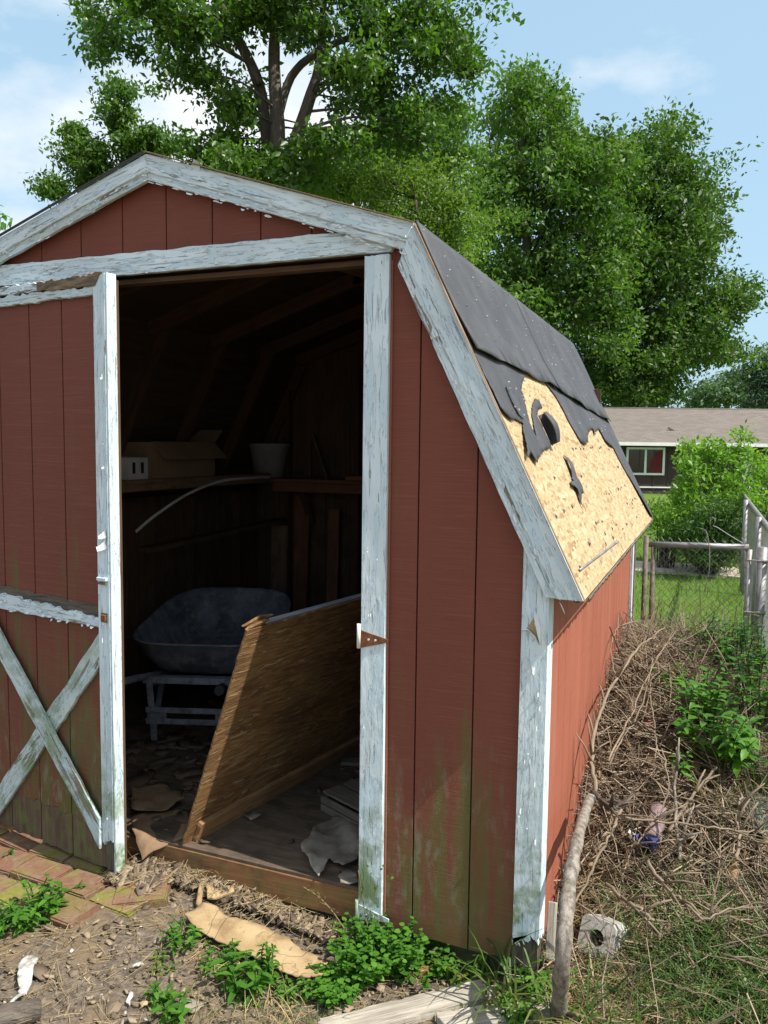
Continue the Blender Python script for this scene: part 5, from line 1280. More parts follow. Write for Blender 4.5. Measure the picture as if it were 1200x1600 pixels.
# log leaning on the wall
lg = [gpm(872, 1588, .02), onx(880, 1490, .135), onx(890, 1380, .12), onx(905, 1300, .105), onx(921, 1248, .09)]
lp = spline(lg, 7); bm = bmesh.new()
rad = [.025 - .006 * i / len(lp) + .0025 * math.sin(i * 1.7) for i in range(len(lp))]
tube(bm, lp, rad, 12, wob=.05); log = from_bm('log', bm, M['log'], smooth=True); tag(log, 'thick grey log leaning against the right wall with a pale broken top', 'log')
bm = bmesh.new(); d = (lp[-1] - lp[-2]).normalized(); tube(bm, [lp[-1] - d * .002, lp[-1] + d * .018], [.023, .010], 9, wob=.25); from_bm('broken_top', bm, M['flake'], log)
def gx(u, v, h): return onz(u, v, h)
def branch(label, pix, r0, r1, mat='branch', side=0, group=None, wob=.06):
    """pix: (u, v, depth y)"""
    P = []
    for (u, v, y) in pix:
        p = ony(u, v, y)
        P.append(p)
    sp = spline(P, 6); n = len(sp); bm = bmesh.new()
    tube(bm, [q + Vector((random.uniform(-1, 1), random.uniform(-1, 1), random.uniform(-1, 1))) * .005 for q in sp], [(r0 + (r1 - r0) * i / (n - 1)) * .56 for i in range(n)], 7, wob=wob)
    for _ in range(side * 2 + 1):
        i = random.randrange(2, n - 2); d = (sp[i + 1] - sp[i]).normalized(); s = Vector((random.uniform(-1, 1), random.uniform(-1, 1), random.uniform(-.3, 1))); s = (s + d * .8).normalized(); L = random.uniform(.06, .2)
        tube(bm, [sp[i], sp[i] + s * L * .5 + Vector((0, 0, .01)), sp[i] + s * L], [r1 * .8, r1 * .6, r1 * .3], 5)
    o = from_bm('branch', bm, M[mat], smooth=True); return tag(o, label, 'branch', group)
GB = 'dry branches in the brush heap'
branch('long pale branch rising from the log top along the red wall', [(930, 1240, .62), (925, 1180, .75), (935, 1120, .95), (958, 1070, 1.2), (1000, 1010, 1.6), (1025, 995, 1.9)], .017, .007, side=3, group=GB)
branch('thin arched branch looping against the red wall above the heap', [(962, 1060, 1.5), (955, 1020, 1.7), (962, 985, 2.0), (985, 972, 2.2), (1015, 970, 2.3)], .006, .004, side=1, group=GB)
branch('straight pale branch crossing steeply up to the left of the gate', [(950, 1190, .9), (985, 1120, 1.2), (1015, 1050, 1.6), (1055, 985, 2.2)], .009, .005, side=3, group=GB)
branch('second steep branch parallel to the straight pale one', [(948, 1200, .95), (975, 1150, 1.1), (1000, 1110, 1.25), (1020, 1030, 1.6)], .007, .004, side=2, group=GB)
branch('pale knobby branch standing upright in the middle of the heap', [(1062, 1345, .55), (1057, 1290, .65), (1055, 1235, .8), (1060, 1175, .9)], .013, .009, 'log', side=2, group=GB)
branch('long thin branch lying across the heap from the log to the right edge', [(945, 1270, .45), (1010, 1282, .5), (1080, 1288, .55), (1150, 1298, .6), (1205, 1300, .7)], .008, .005, side=3, group=GB)
branch('slender curved branch hanging down from the pile top', [(1015, 1075, 1.5), (1022, 1130, 1.3), (1030, 1180, 1.1), (1050, 1215, .95)], .006, .005, side=2, group=GB)
branch('crooked branch forking down from the log towards the foreground', [(970, 1265, .5), (950, 1310, .38), (925, 1360, .28), (895, 1420, .16), (875, 1475, .05)], .010, .006, side=3, group=GB)
branch('diagonal branch lying over the straw right of the cinder block', [(1010, 1345, .38), (1040, 1385, .30), (1070, 1410, .25), (1100, 1440, .20)], .012, .007, side=2, group=GB)
branch('stout branch lying low above the cinder block', [(945, 1380, .30), (975, 1405, .25), (1005, 1425, .20), (1020, 1440, .18)], .012, .009, side=1, group=GB)
branch('dark stub of a branch beside the log top', [(925, 1235, .62), (945, 1258, .52), (965, 1262, .50), (990, 1240, .6)], .016, .012, 'bark', side=2, group=GB)
branch('thin pale branch arching over the rolled cloth', [(985, 1330, .5), (1000, 1312, .5), (1030, 1270, .6), (1045, 1225, .7), (1035, 1170, .9)], .006, .005, side=2, group=GB)
branch('thick tan branch sloping up left of the green weed', [(1045, 1300, .75), (1065, 1270, .85), (1085, 1240, .95), (1120, 1200, 1.1)], .014, .009, side=2, group=GB)
branch('branch standing by the dark screen near the right edge', [(1150, 1345, .6), (1155, 1310, .7), (1152, 1270, .8), (1160, 1240, .9)], .012, .008, side=1, group=GB)
branch('leaning branch in the shade behind the green weed', [(1175, 1235, 1.4), (1180, 1195, 1.5), (1185, 1150, 1.6), (1175, 1110, 1.7)], .012, .008, 'log', side=2, group=GB)
branch('thin branch across the grass in the lower right', [(1085, 1440, .22), (1120, 1430, .25), (1160, 1415, .3), (1205, 1410, .3)], .007, .004, side=2, group=GB)
branch('long dry stem lying over the dark grass at the bottom right', [(1020, 1530, .0), (1070, 1545, -.03), (1120, 1560, -.06), (1170, 1580, -.1)], .004, .002, 'straw' if False else 'branch', side=1, group=GB)
for i in range(34):
    x, y = pile(RNG); z = float(gz(x, y) + mound(x, y)); a = random.uniform(0, 2 * PI); L = random.uniform(.25, .6)
    d = Vector((math.cos(a), math.sin(a) * .8, random.uniform(-.1, .45))).normalized(); c = Vector((x, y, z + .02))
    if c.x - abs(d.x) * L / 2 < .04: c.x += abs(d.x) * L / 2
    bm = bmesh.new(); tube(bm, spline([c - d * L / 2, c + Vector((random.uniform(-.04, .04), random.uniform(-.04, .04), .03)), c + d * L / 2], 4), [.006 - .0004 * k for k in range(9)], 6, wob=.08)
    tag(from_bm('branch', bm, M['branch'], smooth=True), 'thin dry branch tangled among the others in the brush heap', 'branch', 'thin tangled branches in the brush heap')
# cinder block
p = gpm(932, 1490); cb = thing('cinder_block', 'grey cinder block with a round hole half buried in straw beside the log', 'cinder block', p)
bm = bmesh.new(); N = 24; w, h, dp = .062, .062, .14
bd = Vector((.27, .86, -.43)).normalized(); bs = Vector((.954, -.30, 0)); bu = bs.cross(bd); bu = bu if bu.z > 0 else -bu; o0 = Vector(p) + Vector((.0, -.03, .075))
def sq(a):
    c, s = math.cos(a), math.sin(a); k = min(w / max(abs(c), 1e-6), h / max(abs(s), 1e-6)); return c * k, s * k
def lay(y, rr): return [bm.verts.new(o0 + bs * (q[0] * rr[0]) + bu * (q[1] * rr[1]) + bd * y) for q in [sq(2 * PI * (i + .5) / N) for i in range(N)]]
def circ(y, r): return [bm.verts.new(o0 + bs * (r * math.cos(2 * PI * (i + .5) / N)) + bu * (r * math.sin(2 * PI * (i + .5) / N)) + bd * y) for i in range(N)]
rs = [circ(dp, .027), circ(0, .027), lay(0, (1, 1)), lay(dp, (1, 1)), circ(dp, .0271)]
for a, b in zip(rs, rs[1:]):
    for i in range(N): bm.faces.new((a[i], a[(i + 1) % N], b[(i + 1) % N], b[i]))
bmesh.ops.recalc_face_normals(bm, faces=bm.faces); from_bm('block_body', bm, M['concrete'], cb)
bm = bmesh.new(); tube(bm, [o0 + bd * .11, o0 + bd * .12], .0269, 16); from_bm('block_web', bm, M['concrete'], cb)
# rolled cloth with blue plastic
p = gpm(1022, 1302, .03); rc = thing('cloth_roll', 'mauve rolled cloth with blue plastic at its end lying in the brush', 'cloth roll', p)
a0, a1 = Vector(gpm(1018, 1318, .07)), Vector(gpm(1028, 1268, .07)); bm = bmesh.new()
tube(bm, [a0.lerp(a1, t) + Vector((0, 0, .01)) for t in np.linspace(0, 1, 8)], [.034 + .004 * math.sin(k * 2.2) for k in range(8)], 14, wob=.06); from_bm('roll', bm, M['cloth'], rc)
bm = bmesh.new()
for k in range(14):
    c = a0 + Vector((random.uniform(-.045, .035), random.uniform(-.03, .01), random.uniform(-.02, .03))); s = random.uniform(.01, .022)
    vs = [bm.verts.new(c + Vector((random.uniform(-1, 1), random.uniform(-1, 1), random.uniform(-1, 1))) * s) for _ in range(5)]
    bmesh.ops.convex_hull(bm, input=vs)
from_bm('plastic_wrap', bm, M['blue'], rc)
bm = bmesh.new()
for k in range(6):
    c = a0 + Vector((random.uniform(-.08, -.03), random.uniform(-.02, .01), random.uniform(-.01, .03))); vs = [bm.verts.new(c + Vector((random.uniform(-1, 1), random.uniform(-1, 1), random.uniform(-1, 1))) * .013) for _ in range(5)]; bmesh.ops.convex_hull(bm, input=vs)
from_bm('plastic_scrap', bm, M['white'], rc)
# red container with a dark coil
p = gpm(1012, 1140, .02); rd = thing('red_container', 'red plastic piece with a dark coil half buried in the brush', 'red plastic', p)
bm = bmesh.new(); c = Vector(p) + Vector((0, 0, .012)); bmesh.ops.create_uvsphere(bm, u_segments=14, v_segments=8, radius=.045, matrix=Matrix.Translation(c) @ Matrix.Diagonal((.7, .35, .85, 1))); from_bm('shell', bm, M['red'], rd, True)
bm = bmesh.new()
for k in range(4): tube(bm, [c + Vector((.085 + .032 * math.cos(a), -.01 + k * .009, .015 + .04 * math.sin(a))) for a in np.linspace(0, 2 * PI, 14)], .006, 5, False)
from_bm('coil', bm, M['black'], rd)
# dark screen at the right
pts2 = [gpm(u, v, .02) for u, v in ((1148, 1262), (1170, 1250), (1205, 1262), (1225, 1300), (1200, 1318), (1178, 1312))]; z0 = sum(q[2] for q in pts2) / len(pts2)
bm = sheet([(q[0], q[1]) for q in pts2], .04, lambda x, y: ((x, y, float(gz(x, y) + mound(x, y)) + .05 + .02 * noise.noise(Vector((x * 6, y * 6, 2)))), (0, 0, 1)), .006, .04, .003); tag(from_bm('screen', bm, M['mat']), 'sheet of dark grey screen lying on the brush at the right edge', 'screen')
bm = bmesh.new(); p = Vector(gp(1165, 1612, .02)); bmesh.ops.create_uvsphere(bm, u_segments=14, v_segments=8, radius=.035, matrix=Matrix.Translation(p) @ Matrix.Diagonal((1.3, .9, .6, 1)))
for v in bm.verts: v.co += Vector((random.uniform(-1, 1),) * 3) * .004
tag(from_bm('black_scrap', bm, M['black'], smooth=True), 'black plastic scrap in the grass at the bottom edge', 'scrap')
# pale bit of siding board rotting behind the corner
bm = bmesh.new(); bar(bm, onx(858, 1500, .045), onx(863, 1410, .04), .012, .03, (1, 0, 0)); tag(from_bm('wood_strip', bm, M['oldplank']), 'thin grey wood strip standing beside the rotten shed corner', 'strip')
# green weeds in the heap
def gw(u, v, y): p = ony(u, v, y); return (p[0], p[1], max(float(gz(p[0], p[1])), p[2]))
weed('leafy_weed', 'large sunlit leafy weed in the middle of the brush at the right', 'weed', gw(1115, 1205, 1.25), .30, .20, 17, 13, .095, 'weed', topbias=.25, droop=.6, wr=.48)
weed('leafy_weed', 'leafy weed growing above the large sunlit one', 'weed', gw(1105, 1140, 1.55), .28, .20, 15, 11, .080, 'weed', topbias=.3, droop=.5, wr=.5)
weed('leafy_weed', 'leafy weed at the right edge level with the red plastic', 'weed', gw(1190, 1130, 1.7), .34, .20, 15, 11, .085, 'weed', topbias=.2, droop=.5)
weed('leafy_weed', 'small upright weed left of the large sunlit one', 'weed', gw(1060, 1215, 1.0), .12, .05, 4, 7, .06, 'weed', topbias=.3)
weed('leafy_weed', 'pale leaved weed in front of the gate', 'weed', gw(1110, 1010, 2.6), .20, .30, 16, 10, .07, 'weed_dark', topbias=.3)
weed('leafy_weed', 'shaded weed at the right edge over the dark screen', 'weed', gw(1195, 1230, 1.3), .22, .15, 9, 10, .07, 'weed_dark', topbias=.2)
weed('leafy_weed', 'wide dark weed filling the right edge behind the sunlit weed', 'weed', gw(1165, 1170, 1.9), .32, .30, 26, 10, .07, 'weed', topbias=.2)
weed('leafy_weed', 'low green weed between the red plastic and the fence', 'weed', gw(1120, 1075, 2.1), .26, .28, 18, 10, .06, 'weed_dark', topbias=.2)
weed('leafy_weed', 'sunlit weed among dry stems below the fence hinge post', 'weed', gw(1150, 1045, 2.3), .26, .24, 18, 10, .06, 'weed', topbias=.25)
weed('leafy_weed', 'green creeper spilling over the heap right of the red plastic', 'weed', gw(1075, 1090, 1.8), .16, .20, 16, 9, .055, 'weed', topbias=.25)
weed('leafy_weed', 'dark weed behind the brush beside the fence post', 'weed', gw(1180, 1060, 2.3), .35, .25, 14, 10, .065, 'weed_dark', topbias=.2)
q = scat(3600, lambda r: (r.uniform(.50, 1.5), r.uniform(.9, 3.6))); blades('tall_grass', np.c_[q, gz(q[:, 0], q[:, 1]) + mound(q[:, 0], q[:, 1]) * .5], RNG.uniform(.2, .55, len(q)), RNG.uniform(.003, .006, len(q)), M['grass'], .35, .8)
q = scat(1200, lambda r: (r.uniform(.55, 1.5), r.uniform(1.2, 3.6))); blades('dry_tall_grass', np.c_[q, gz(q[:, 0], q[:, 1]) + mound(q[:, 0], q[:, 1]) * .5], RNG.uniform(.2, .6, len(q)), RNG.uniform(.002, .004, len(q)), M['straw'], .4, .7)
q = scat(1300, lambda r: (r.uniform(.25, 1.3), r.uniform(-.6, .9))); blades('scattered_grass', np.c_[q, gz(q[:, 0], q[:, 1]) + mound(q[:, 0], q[:, 1]) * .5], RNG.uniform(.08, .30, len(q)), RNG.uniform(.002, .005, len(q)), M['grass_dark'], .8, 1.0)

# ================================================================== BACK YARD
q = scat(26000, lambda r: (r.uniform(-1.0, 5.0), 3.35 + 16 * r.random() ** 1.5)); q = q[~((q[:, 1] > 9.6) & (q[:, 1] < 10.9) & (q[:, 0] < .9))]
blades('lawn_grass', np.c_[q, gz(q[:, 0], q[:, 1])], RNG.uniform(.04, .14, len(q)) * (1 + .05 * q[:, 1]), RNG.uniform(.004, .008, len(q)) * (1 + .12 * q[:, 1]), M['lawn'], .45, .8, seg=3)
o = slab('dirt_path', jag_edge((-6, 9.75), (.95, 9.65), 20, .08) + jag_edge((.95, 10.7), (-6, 10.9), 20, .1), (0, 0, -.092), (1, 0, 0), (0, 1, 0), .03, M['pathmat'], None, (1, 0)); tag(o, kind='structure')

# --- chain link gate and fence
def chain(bm, org, ax, L, z0, z1, pitch=.056, r=.0016):
    org, ax = Vector(org), Vector(ax).normalized(); nrm = ax.cross(Vector((0, 0, 1))); H = z1 - z0; uvl = bm.loops.layers.uv.verify()
    def wire(p, q, off):
        d = (q - p).normalized(); s = d.cross(nrm).normalized()
        a = [bm.verts.new(v + o) for v in (p, q) for o in (s * r + nrm * off, -s * r * .5 + nrm * (off + r), -s * r * .5 + nrm * (off - r))]
        for j in range(3): bm.faces.new((a[j], a[(j + 1) % 3], a[3 + (j + 1) % 3], a[3 + j]))
    n = int((L + H) / pitch)
    for i in range(n + 1):
        for sg in (1, -1):
            x0 = i * pitch - (H if sg > 0 else 0); x1 = x0 + H * sg if sg > 0 else i * pitch - H
            a, b = (x0, 0.0), (x0 + H, H)
            if sg < 0: a, b = (i * pitch, 0.0), (i * pitch - H, H)
            (xa, za), (xb, zb) = a, b
            m = (zb - za) / (xb - xa)
            if xa > xb: xa, za, xb, zb = xb, zb, xa, za
            if xb <= 0 or xa >= L: continue
            if xa < 0: za += m * (0 - xa); xa = 0
            if xb > L: zb += m * (L - xb); xb = L
            if abs(xb - xa) < .004: continue
            wire(org + ax * xa + Vector((0, 0, z0 + za)), org + ax * xb + Vector((0, 0, z0 + zb)), .0018 * sg)
gate = thing('chain_link_gate', 'galvanised chain link gate between the shed corner and the fence post', 'gate', (.42, 3.32, -.1))
GZ = 1.05
bm = bmesh.new(); tube(bm, [(.095, 3.32, GZ), (.74, 3.32, GZ + .015)], .021, 10); from_bm('top_rail', bm, M['steel'], gate)
bm = bmesh.new(); tube(bm, [(.11, 3.32, -.02), (.74, 3.32, -.02)], .018, 8); from_bm('bottom_rail', bm, M['steel'], gate)
bm = bmesh.new(); tube(bm, [(.135, 3.32, -.02), (.135, 3.32, GZ)], .016, 8); from_bm('gate_stile', bm, M['oldpost'], gate)
bm = bmesh.new(); tube(bm, [(.745, 3.32, -.02), (.745, 3.32, GZ)], .019, 8); from_bm('gate_stile', bm, M['steel'], gate)
bm = bmesh.new(); chain(bm, (.14, 3.32, 0), (1, 0, 0), .60, .0, GZ + .02); from_bm('wire_mesh', bm, M['steel'], gate)['kind'] = 'stuff'
bm = bmesh.new()
for k in range(11):
    x = .16 + k * .056; tube(bm, [(x, 3.315, GZ - .01), (x - .02, 3.31, GZ + .04), (x - .035, 3.315, GZ + .055)], .0018, 4)
tube(bm, spline([(.48, 3.30, .75), (.50, 3.29, .9), (.495, 3.29, 1.05), (.47, 3.29, 1.16), (.43, 3.30, 1.18)], 5), .003, 5)
tube(bm, spline([(.72, 3.30, GZ + .03), (.62, 3.29, 1.14), (.54, 3.29, 1.19), (.51, 3.29, 1.20)], 5), .003, 5)
tube(bm, spline([(.70, 3.30, GZ + .04), (.72, 3.29, 1.10), (.69, 3.29, 1.13)], 4), .0022, 5)
tube(bm, spline([(.51, 3.29, 1.2), (.525, 3.285, 1.235), (.505, 3.285, 1.26), (.48, 3.29, 1.25)], 5), .0022, 5)
tube(bm, spline([(.17, 3.30, .36), (.25, 3.29, .42), (.37, 3.29, .46)], 4), .0025, 5)
from_bm('loose_wires', bm, M['steel'], gate)['kind'] = 'stuff'
bm = bmesh.new(); tube(bm, [(.085, 3.30, -.15), (.085, 3.30, GZ + .06)], .018, 10); tag(from_bm('gate_post', bm, M['oldpost']), 'rusty gate post standing at the rear corner of the shed', 'post')
FX = .92
fence = thing('chain_link_fence', 'chain link fence running away along the right edge of the yard', 'fence', (FX, 6.0, -.1))
ytop = [(1.2, 1.00), (2.2, 1.03), (3.30, 1.06), (5.2, 1.07), (8, 1.06), (11.2, 1.05)]
bm = bmesh.new(); tube(bm, [(FX - .0 + .012 * i, y, z) for i, (y, z) in enumerate(ytop)], .021, 10); from_bm('top_rail', bm, M['steel'], fence)
for y in (3.35, 5.6, 8.4, 11.2):
    bm = bmesh.new(); tube(bm, [(FX + .0, y, -.15), (FX + .0, y, 1.10 if y > 4 else 1.03)], .028, 10); from_bm('post', bm, M['steel'], fence)
bm = bmesh.new(); tube(bm, [(FX - .095, 3.33, -.15), (FX - .095, 3.33, 1.07)], .032, 12); from_bm('gate_hinge_post', bm, M['steel'], fence)
for z in (.97, .62):
    bm = bmesh.new(); tube(bm, [(FX - .095, 3.33, z), (FX - .095, 3.33, z + .022)], .038, 12); bar(bm, (FX - .19, 3.315, z + .01), (FX - .08, 3.31, z + .01), .02, .012); from_bm('hinge_band', bm, M['steel'], fence)
bm = bmesh.new(); bar(bm, (FX - .015, 3.32, .72), (FX + .03, 3.28, .60), .03, .05); from_bm('latch', bm, M['white'], fence)
bm = bmesh.new(); chain(bm, (FX + .03, 1.2, 0), (0, 1, 0), 10.0, -.05, 1.05, .075, .0022); from_bm('wire_mesh', bm, M['steel'], fence)['kind'] = 'stuff'

# --- house beyond the yard
HD = 33.0
HO = Vector(CAM) + Vector(FH) * HD; HO.z = 0
HU, HV = Vector(RH), Vector(FH)
house = thing('brown_house', 'long low dark brown house with a worn shingle roof beyond the yard', 'house', HO + HU * 14)
def hz(v, d=HD): return CAM[2] + (704 - v) / FPX * d
def hx(u): return (u - 600) / FPX * HD
def hslab(name, out, y, dep, mat, parent=house, gd=(1, 0)):       # outline (r, z) on the facade, front at y towards us
    return slab(name, out, HO + HV * (y + 0), HU, (0, 0, 1), dep, mat, parent, gd)
r0, r1 = hx(868), hx(1700); ze, zr = hz(693), hz(646, HD + 3.6); HDp = 7.2
bm = bmesh.new(); prism(bm, rect(r0 + .3, 0, r1 - .3, HDp), HO + Vector((0, 0, -.2)), HU, HV, ze + .2); from_bm('wall', bm, M['house'], house)
for k in range(40):
    x = r0 + .4 + k * .6
    if x > hx(1230): break
    hslab('wall_batten', rect(x, -.1, x + .05, ze - .1), -.001, .03, M['house'])
sl = Vector((0, 0, zr - ze)) + HV * 3.6; Ls = sl.length
o = slab('roof', rect(0, -.45, r1 - r0, Ls), HO + HU * r0 + Vector((0, 0, ze + .10)), HU, sl, .08, M['shingle'], house, (1, 0))
sl2 = Vector((0, 0, zr - ze)) - HV * 3.6
slab('roof', rect(-(r1 - r0), -.45, 0, Ls), HO + HV * 7.2 + HU * r0 + Vector((0, 0, ze + .10)), -HU, sl2, .08, M['shingle'], house, (1, 0))
bm = bmesh.new(); tube(bm, [HO + HU * r0 + HV * 3.6 + Vector((0, 0, zr + .16)), HO + HU * r1 + HV * 3.6 + Vector((0, 0, zr + .16))], .07, 6); from_bm('roof_ridge', bm, M['shingle'], house)
bm = bmesh.new(); prism(bm, rect(r0, ze - .12, r1, ze + .02), HO - HV * .44, HU, (0, 0, 1), .10); from_bm('gutter', bm, M['whitepaint'], house)
bm = bmesh.new(); p = HO + HU * hx(1052) + HV * 1.0 + Vector((0, 0, hz(670, HD + 1.6))); bar(bm, p, p + HU * .25 - Vector((0, 0, .12)), .08, .06); from_bm('roof_stick', bm, M['bark'], house)
def window(ua, va, ub, vb, red=False):
    xa, xb, za, zb = hx(ua), hx(ub), hz(vb), hz(va); t = .085
    w = bpy.data.objects.new('window', None); COL.objects.link(w); w.parent = house; c = HO + HU * xa + Vector((0, 0, za)); w.location = c - house.location
    for (a, b, cc, d) in ((xa, za, xb, za + t), (xa, zb - t, xb, zb), (xa, za + t, xa + t, zb - t), (xb - t, za + t, xb, zb - t), ((xa + xb) / 2 - t / 2, za + t, (xa + xb) / 2 + t / 2, zb - t)):
        hslab('frame', rect(a, b, cc, d), -.002, .07, M['whitepaint'], w)
    hslab('pane', rect(xa + t, za + t, (xa + xb) / 2 - t / 2, zb - t), -.002, .02, M['glass'], w); hslab('pane', rect((xa + xb) / 2 + t / 2, za + t, xb - t, zb - t), -.002, .02, M['glass'], w)
    if red: hslab('curtain', [(xb - .62, za + t + .02), (xb - t - .02, za + t + .02), (xb - t - .02, zb - t - .03), (xb - .38, zb - t - .1), (xb - .58, za + .5)], -.024, .004, M['curtain'], w)
window(976, 700, 1036, 743, True); window(1118, 696, 1138, 722)
hslab('door', rect(hx(1160), hz(790), hx(1172), hz(694)), -.002, .06, M['whitepaint'])
bm = bmesh.new(); prism(bm, rect(r0 + .3, -.2, r1 - .3, .02), HO - HV * .06, HU, (0, 0, 1), .04); from_bm('sill_band', bm, M['house'], house)
hslab('trim_band', rect(r0 + .3, hz(763), r1 - .3, hz(761)), -.002, .04, M['whitepaint'])

# ================================================================== TREES AND SHRUBS
def leafcloud(C, per, sig, size, flat=.75, aspect=.5, up=.35, tint0=None):
    """rhombic leaves in clumps; C (n,3) centres"""
    n = len(C) * per
    c = np.repeat(C, per, 0) + np.clip(RNG.normal(0, 1, (n, 3)), -1.9, 1.9) * np.array([sig, sig, sig * flat]) * np.repeat(RNG.uniform(.55, 1.35, (len(C), 1)), per, 0)
    d = RNG.normal(0, 1, (n, 3)); d[:, 2] -= .35; d /= np.linalg.norm(d, axis=1)[:, None]
    u = RNG.normal(0, 1, (n, 3)); u[:, 2] += up * 3; y = np.cross(u, d); y /= np.linalg.norm(y, axis=1)[:, None] + 1e-9; z = np.cross(d, y)
    L = (size * RNG.uniform(.5, 1.35, n))[:, None]; W = L * aspect
    V = np.stack([c, c + d * L * .5 + y * W * .5 + z * L * .06, c + d * L - z * L * .05, c + d * L * .5 - y * W * .5 + z * L * .06], 1).reshape(-1, 3)
    b = np.arange(n) * 4; F = np.concatenate([np.stack([b, b + 1, b + 2], 1), np.stack([b, b + 2, b + 3], 1)])
    t = np.repeat(np.clip(np.repeat(RNG.random(len(C)) if tint0 is None else tint0, per) * .65 + RNG.random(n) * .35, 0, 1), 4)
    return V, F, t
def ell(ells, D, n, depth, hole=0.0):
    """clump centres inside ellipses given in picture px at horizontal distance D; `depth` = half depth in m"""
    out = []; ar = np.array([e[2] * e[3] for e in ells], float); ar /= ar.sum()
    for e, a in zip(ells, ar):
        u, v, ru, rv = e[:4]; k = max(3, int(n * a)); dz = depth * (e[4] if len(e) > 4 else 1)
        q = RNG.normal(0, 1, (k, 3)); q /= np.linalg.norm(q, axis=1)[:, None]; q *= (RNG.random(k) ** (1 / 3.6))[:, None]
        m_ = min(1.0, 1.0)
        for j in range(k): out.append(at(u + q[j, 0] * ru, v + q[j, 1] * rv, D + q[j, 2] * dz))
    return np.array(out)
def px2m(D): return D / FPX
def lumps(ells, D, n, depth, R, sub):
    """clump centres: part spread freely through the crown, part gathered on the upper side of uneven boughs"""
    A = ell(ells, D, int(n * .38), depth); ta = np.clip(RNG.beta(1.2, 1.2, len(A)), 0, 1)
    C0 = ell(ells, D, max(8, int(n * .62) // sub), depth); k = len(C0)
    q = RNG.normal(0, 1, (k, sub, 3)); q[..., 2] = np.abs(q[..., 2]) * .9 - .4
    Rk = R * RNG.uniform(.4, 1.5, (k, 1, 1)); C = C0[:, None] + q * Rk * np.array([.8, .8, .5]) * RNG.uniform(.5, 1.5, (k, 1, 3))
    t = np.clip(RNG.random(k)[:, None] * .7 + RNG.random((k, sub)) * .3, 0, 1)
    return C0, np.concatenate([A, C.reshape(-1, 3)]), np.concatenate([ta, t.ravel()])
def tree(name, label, D, stems, ells, n, per, sig, size, mat, depth, barkr=.12, group=None, twigs=.5, base=None, flat=.75, aspect=.5):
    """stems: list of pixel polylines with radius in m at start"""
    P0 = at(*stems[0][0][0], D); b = np.array(base) if base is not None else np.array([P0[0], P0[1], -.1])
    root = thing(name, label, 'tree', b, group)
    nodes = []
    for i, (poly, r0) in enumerate(stems):
        pts = [at(u, v, D + random.uniform(-.02, .02) * D * (j > 0)) for j, (u, v) in enumerate(poly)]
        if i == 0: pts = [b] + pts
        sp = spline(pts, 5); nn = len(sp); bm = bmesh.new(); tube(bm, sp, [r0 * (1 - .72 * k / nn) for k in range(nn)], 9, wob=.05)
        from_bm('trunk' if i == 0 else 'limb', bm, M['bark'], root, True)
        nodes += [(q, r0 * (1 - .72 * k / nn)) for k, q in enumerate(sp) if k > nn * .25]
    C0, C1, tint0 = lumps(ells, D, n, depth, sig * 1.75, 7); C = np.concatenate([C0, C1[RNG.random(len(C1)) < .25]])
    NP = np.array([list(q) for q, _ in nodes]); bm = bmesh.new()
    for c in C[RNG.random(len(C)) < twigs * .8]:
        dd = np.linalg.norm(NP - c, axis=1) + 1.2 * np.maximum(0, NP[:, 2] - c[2]); i = int(np.argmin(dd)); q, r = nodes[i]; L = np.linalg.norm(NP[i] - c)
        if L > .33 * D: continue
        m_ = q.lerp(Vector(c), .5) + Vector((random.uniform(-.1, .1) * L, random.uniform(-.1, .1) * L, .06 * L))
        tube(bm, spline([q, m_, Vector(c)], 3), [min(r * .5, .012 * L + .0005 * D) * (1 - .8 * k / 7) for k in range(7)], 5, False)
    o = from_bm('branches', bm, M['bark'], root, True); o['kind'] = 'stuff'
    V, F, t = leafcloud(C1, per, sig, size, flat, aspect, tint0=tint0); o = from_np('crown', V, F, M[mat], root, tint=t); o['kind'] = 'stuff'
    return root
tree('big_tree', 'big tall tree with several dark trunks right behind the shed roof', 13.5,
     [([(435, 420), (425, 300), (416, 200), (400, 120), (352, 20), (330, -60)], .17), ([(428, 330), (434, 220), (428, 100), (432, 0), (436, -70)], .15), ([(440, 330), (456, 240), (482, 160), (500, 95), (505, 0), (500, -80)], .13), ([(430, 200), (455, 120), (500, 80), (560, 55), (640, 45), (668, 90)], .08), ([(405, 130), (380, 80), (340, 40), (300, -20)], .06), ([(640, 46), (700, 60), (720, 110)], .04), ([(360, 60), (290, 45), (220, 20), (170, 40)], .045)],
     [(570, 15, 80, 35), (400, 5, 36, 18), (630, 55, 90, 60), (705, 100, 38, 80), (650, 175, 75, 50), (590, 150, 42, 38), (365, 240, 55, 24), (400, 265, 60, 20), (330, 25, 100, 38), (300, 105, 34, 16), (215, 12, 70, 26), (158, 55, 16, 38), (430, -60, 260, 60), (345, 248, 36, 22), (520, 235, 50, 40), (470, 275, 55, 32), (650, -50, 120, 60), (372, 172, 26, 20), (280, 50, 40, 22), (470, 40, 24, 18), (540, 110, 22, 26)],
     560, 66, .15, .115, 'oak', 1.6, twigs=.75, flat=.8)
tree('young_tree', 'smaller tree behind the left roof slope with open sky around it', 17.0,
     [([(195, 400), (192, 280), (190, 200), (188, 140)], .07), ([(193, 300), (150, 260), (120, 210)], .03), ([(194, 300), (230, 260), (262, 225)], .03), ([(192, 330), (130, 320), (80, 300)], .03)],
     [(188, 150, 12, 24), (186, 185, 24, 30), (150, 240, 34, 26), (113, 210, 10, 14), (130, 250, 24, 18), (260, 226, 20, 12), (225, 245, 30, 18), (90, 300, 20, 13), (150, 285, 36, 22), (205, 285, 55, 24), (236, 215, 10, 9), (205, 225, 30, 22)],
     400, 40, .115, .11, 'maple', .6, twigs=.7)
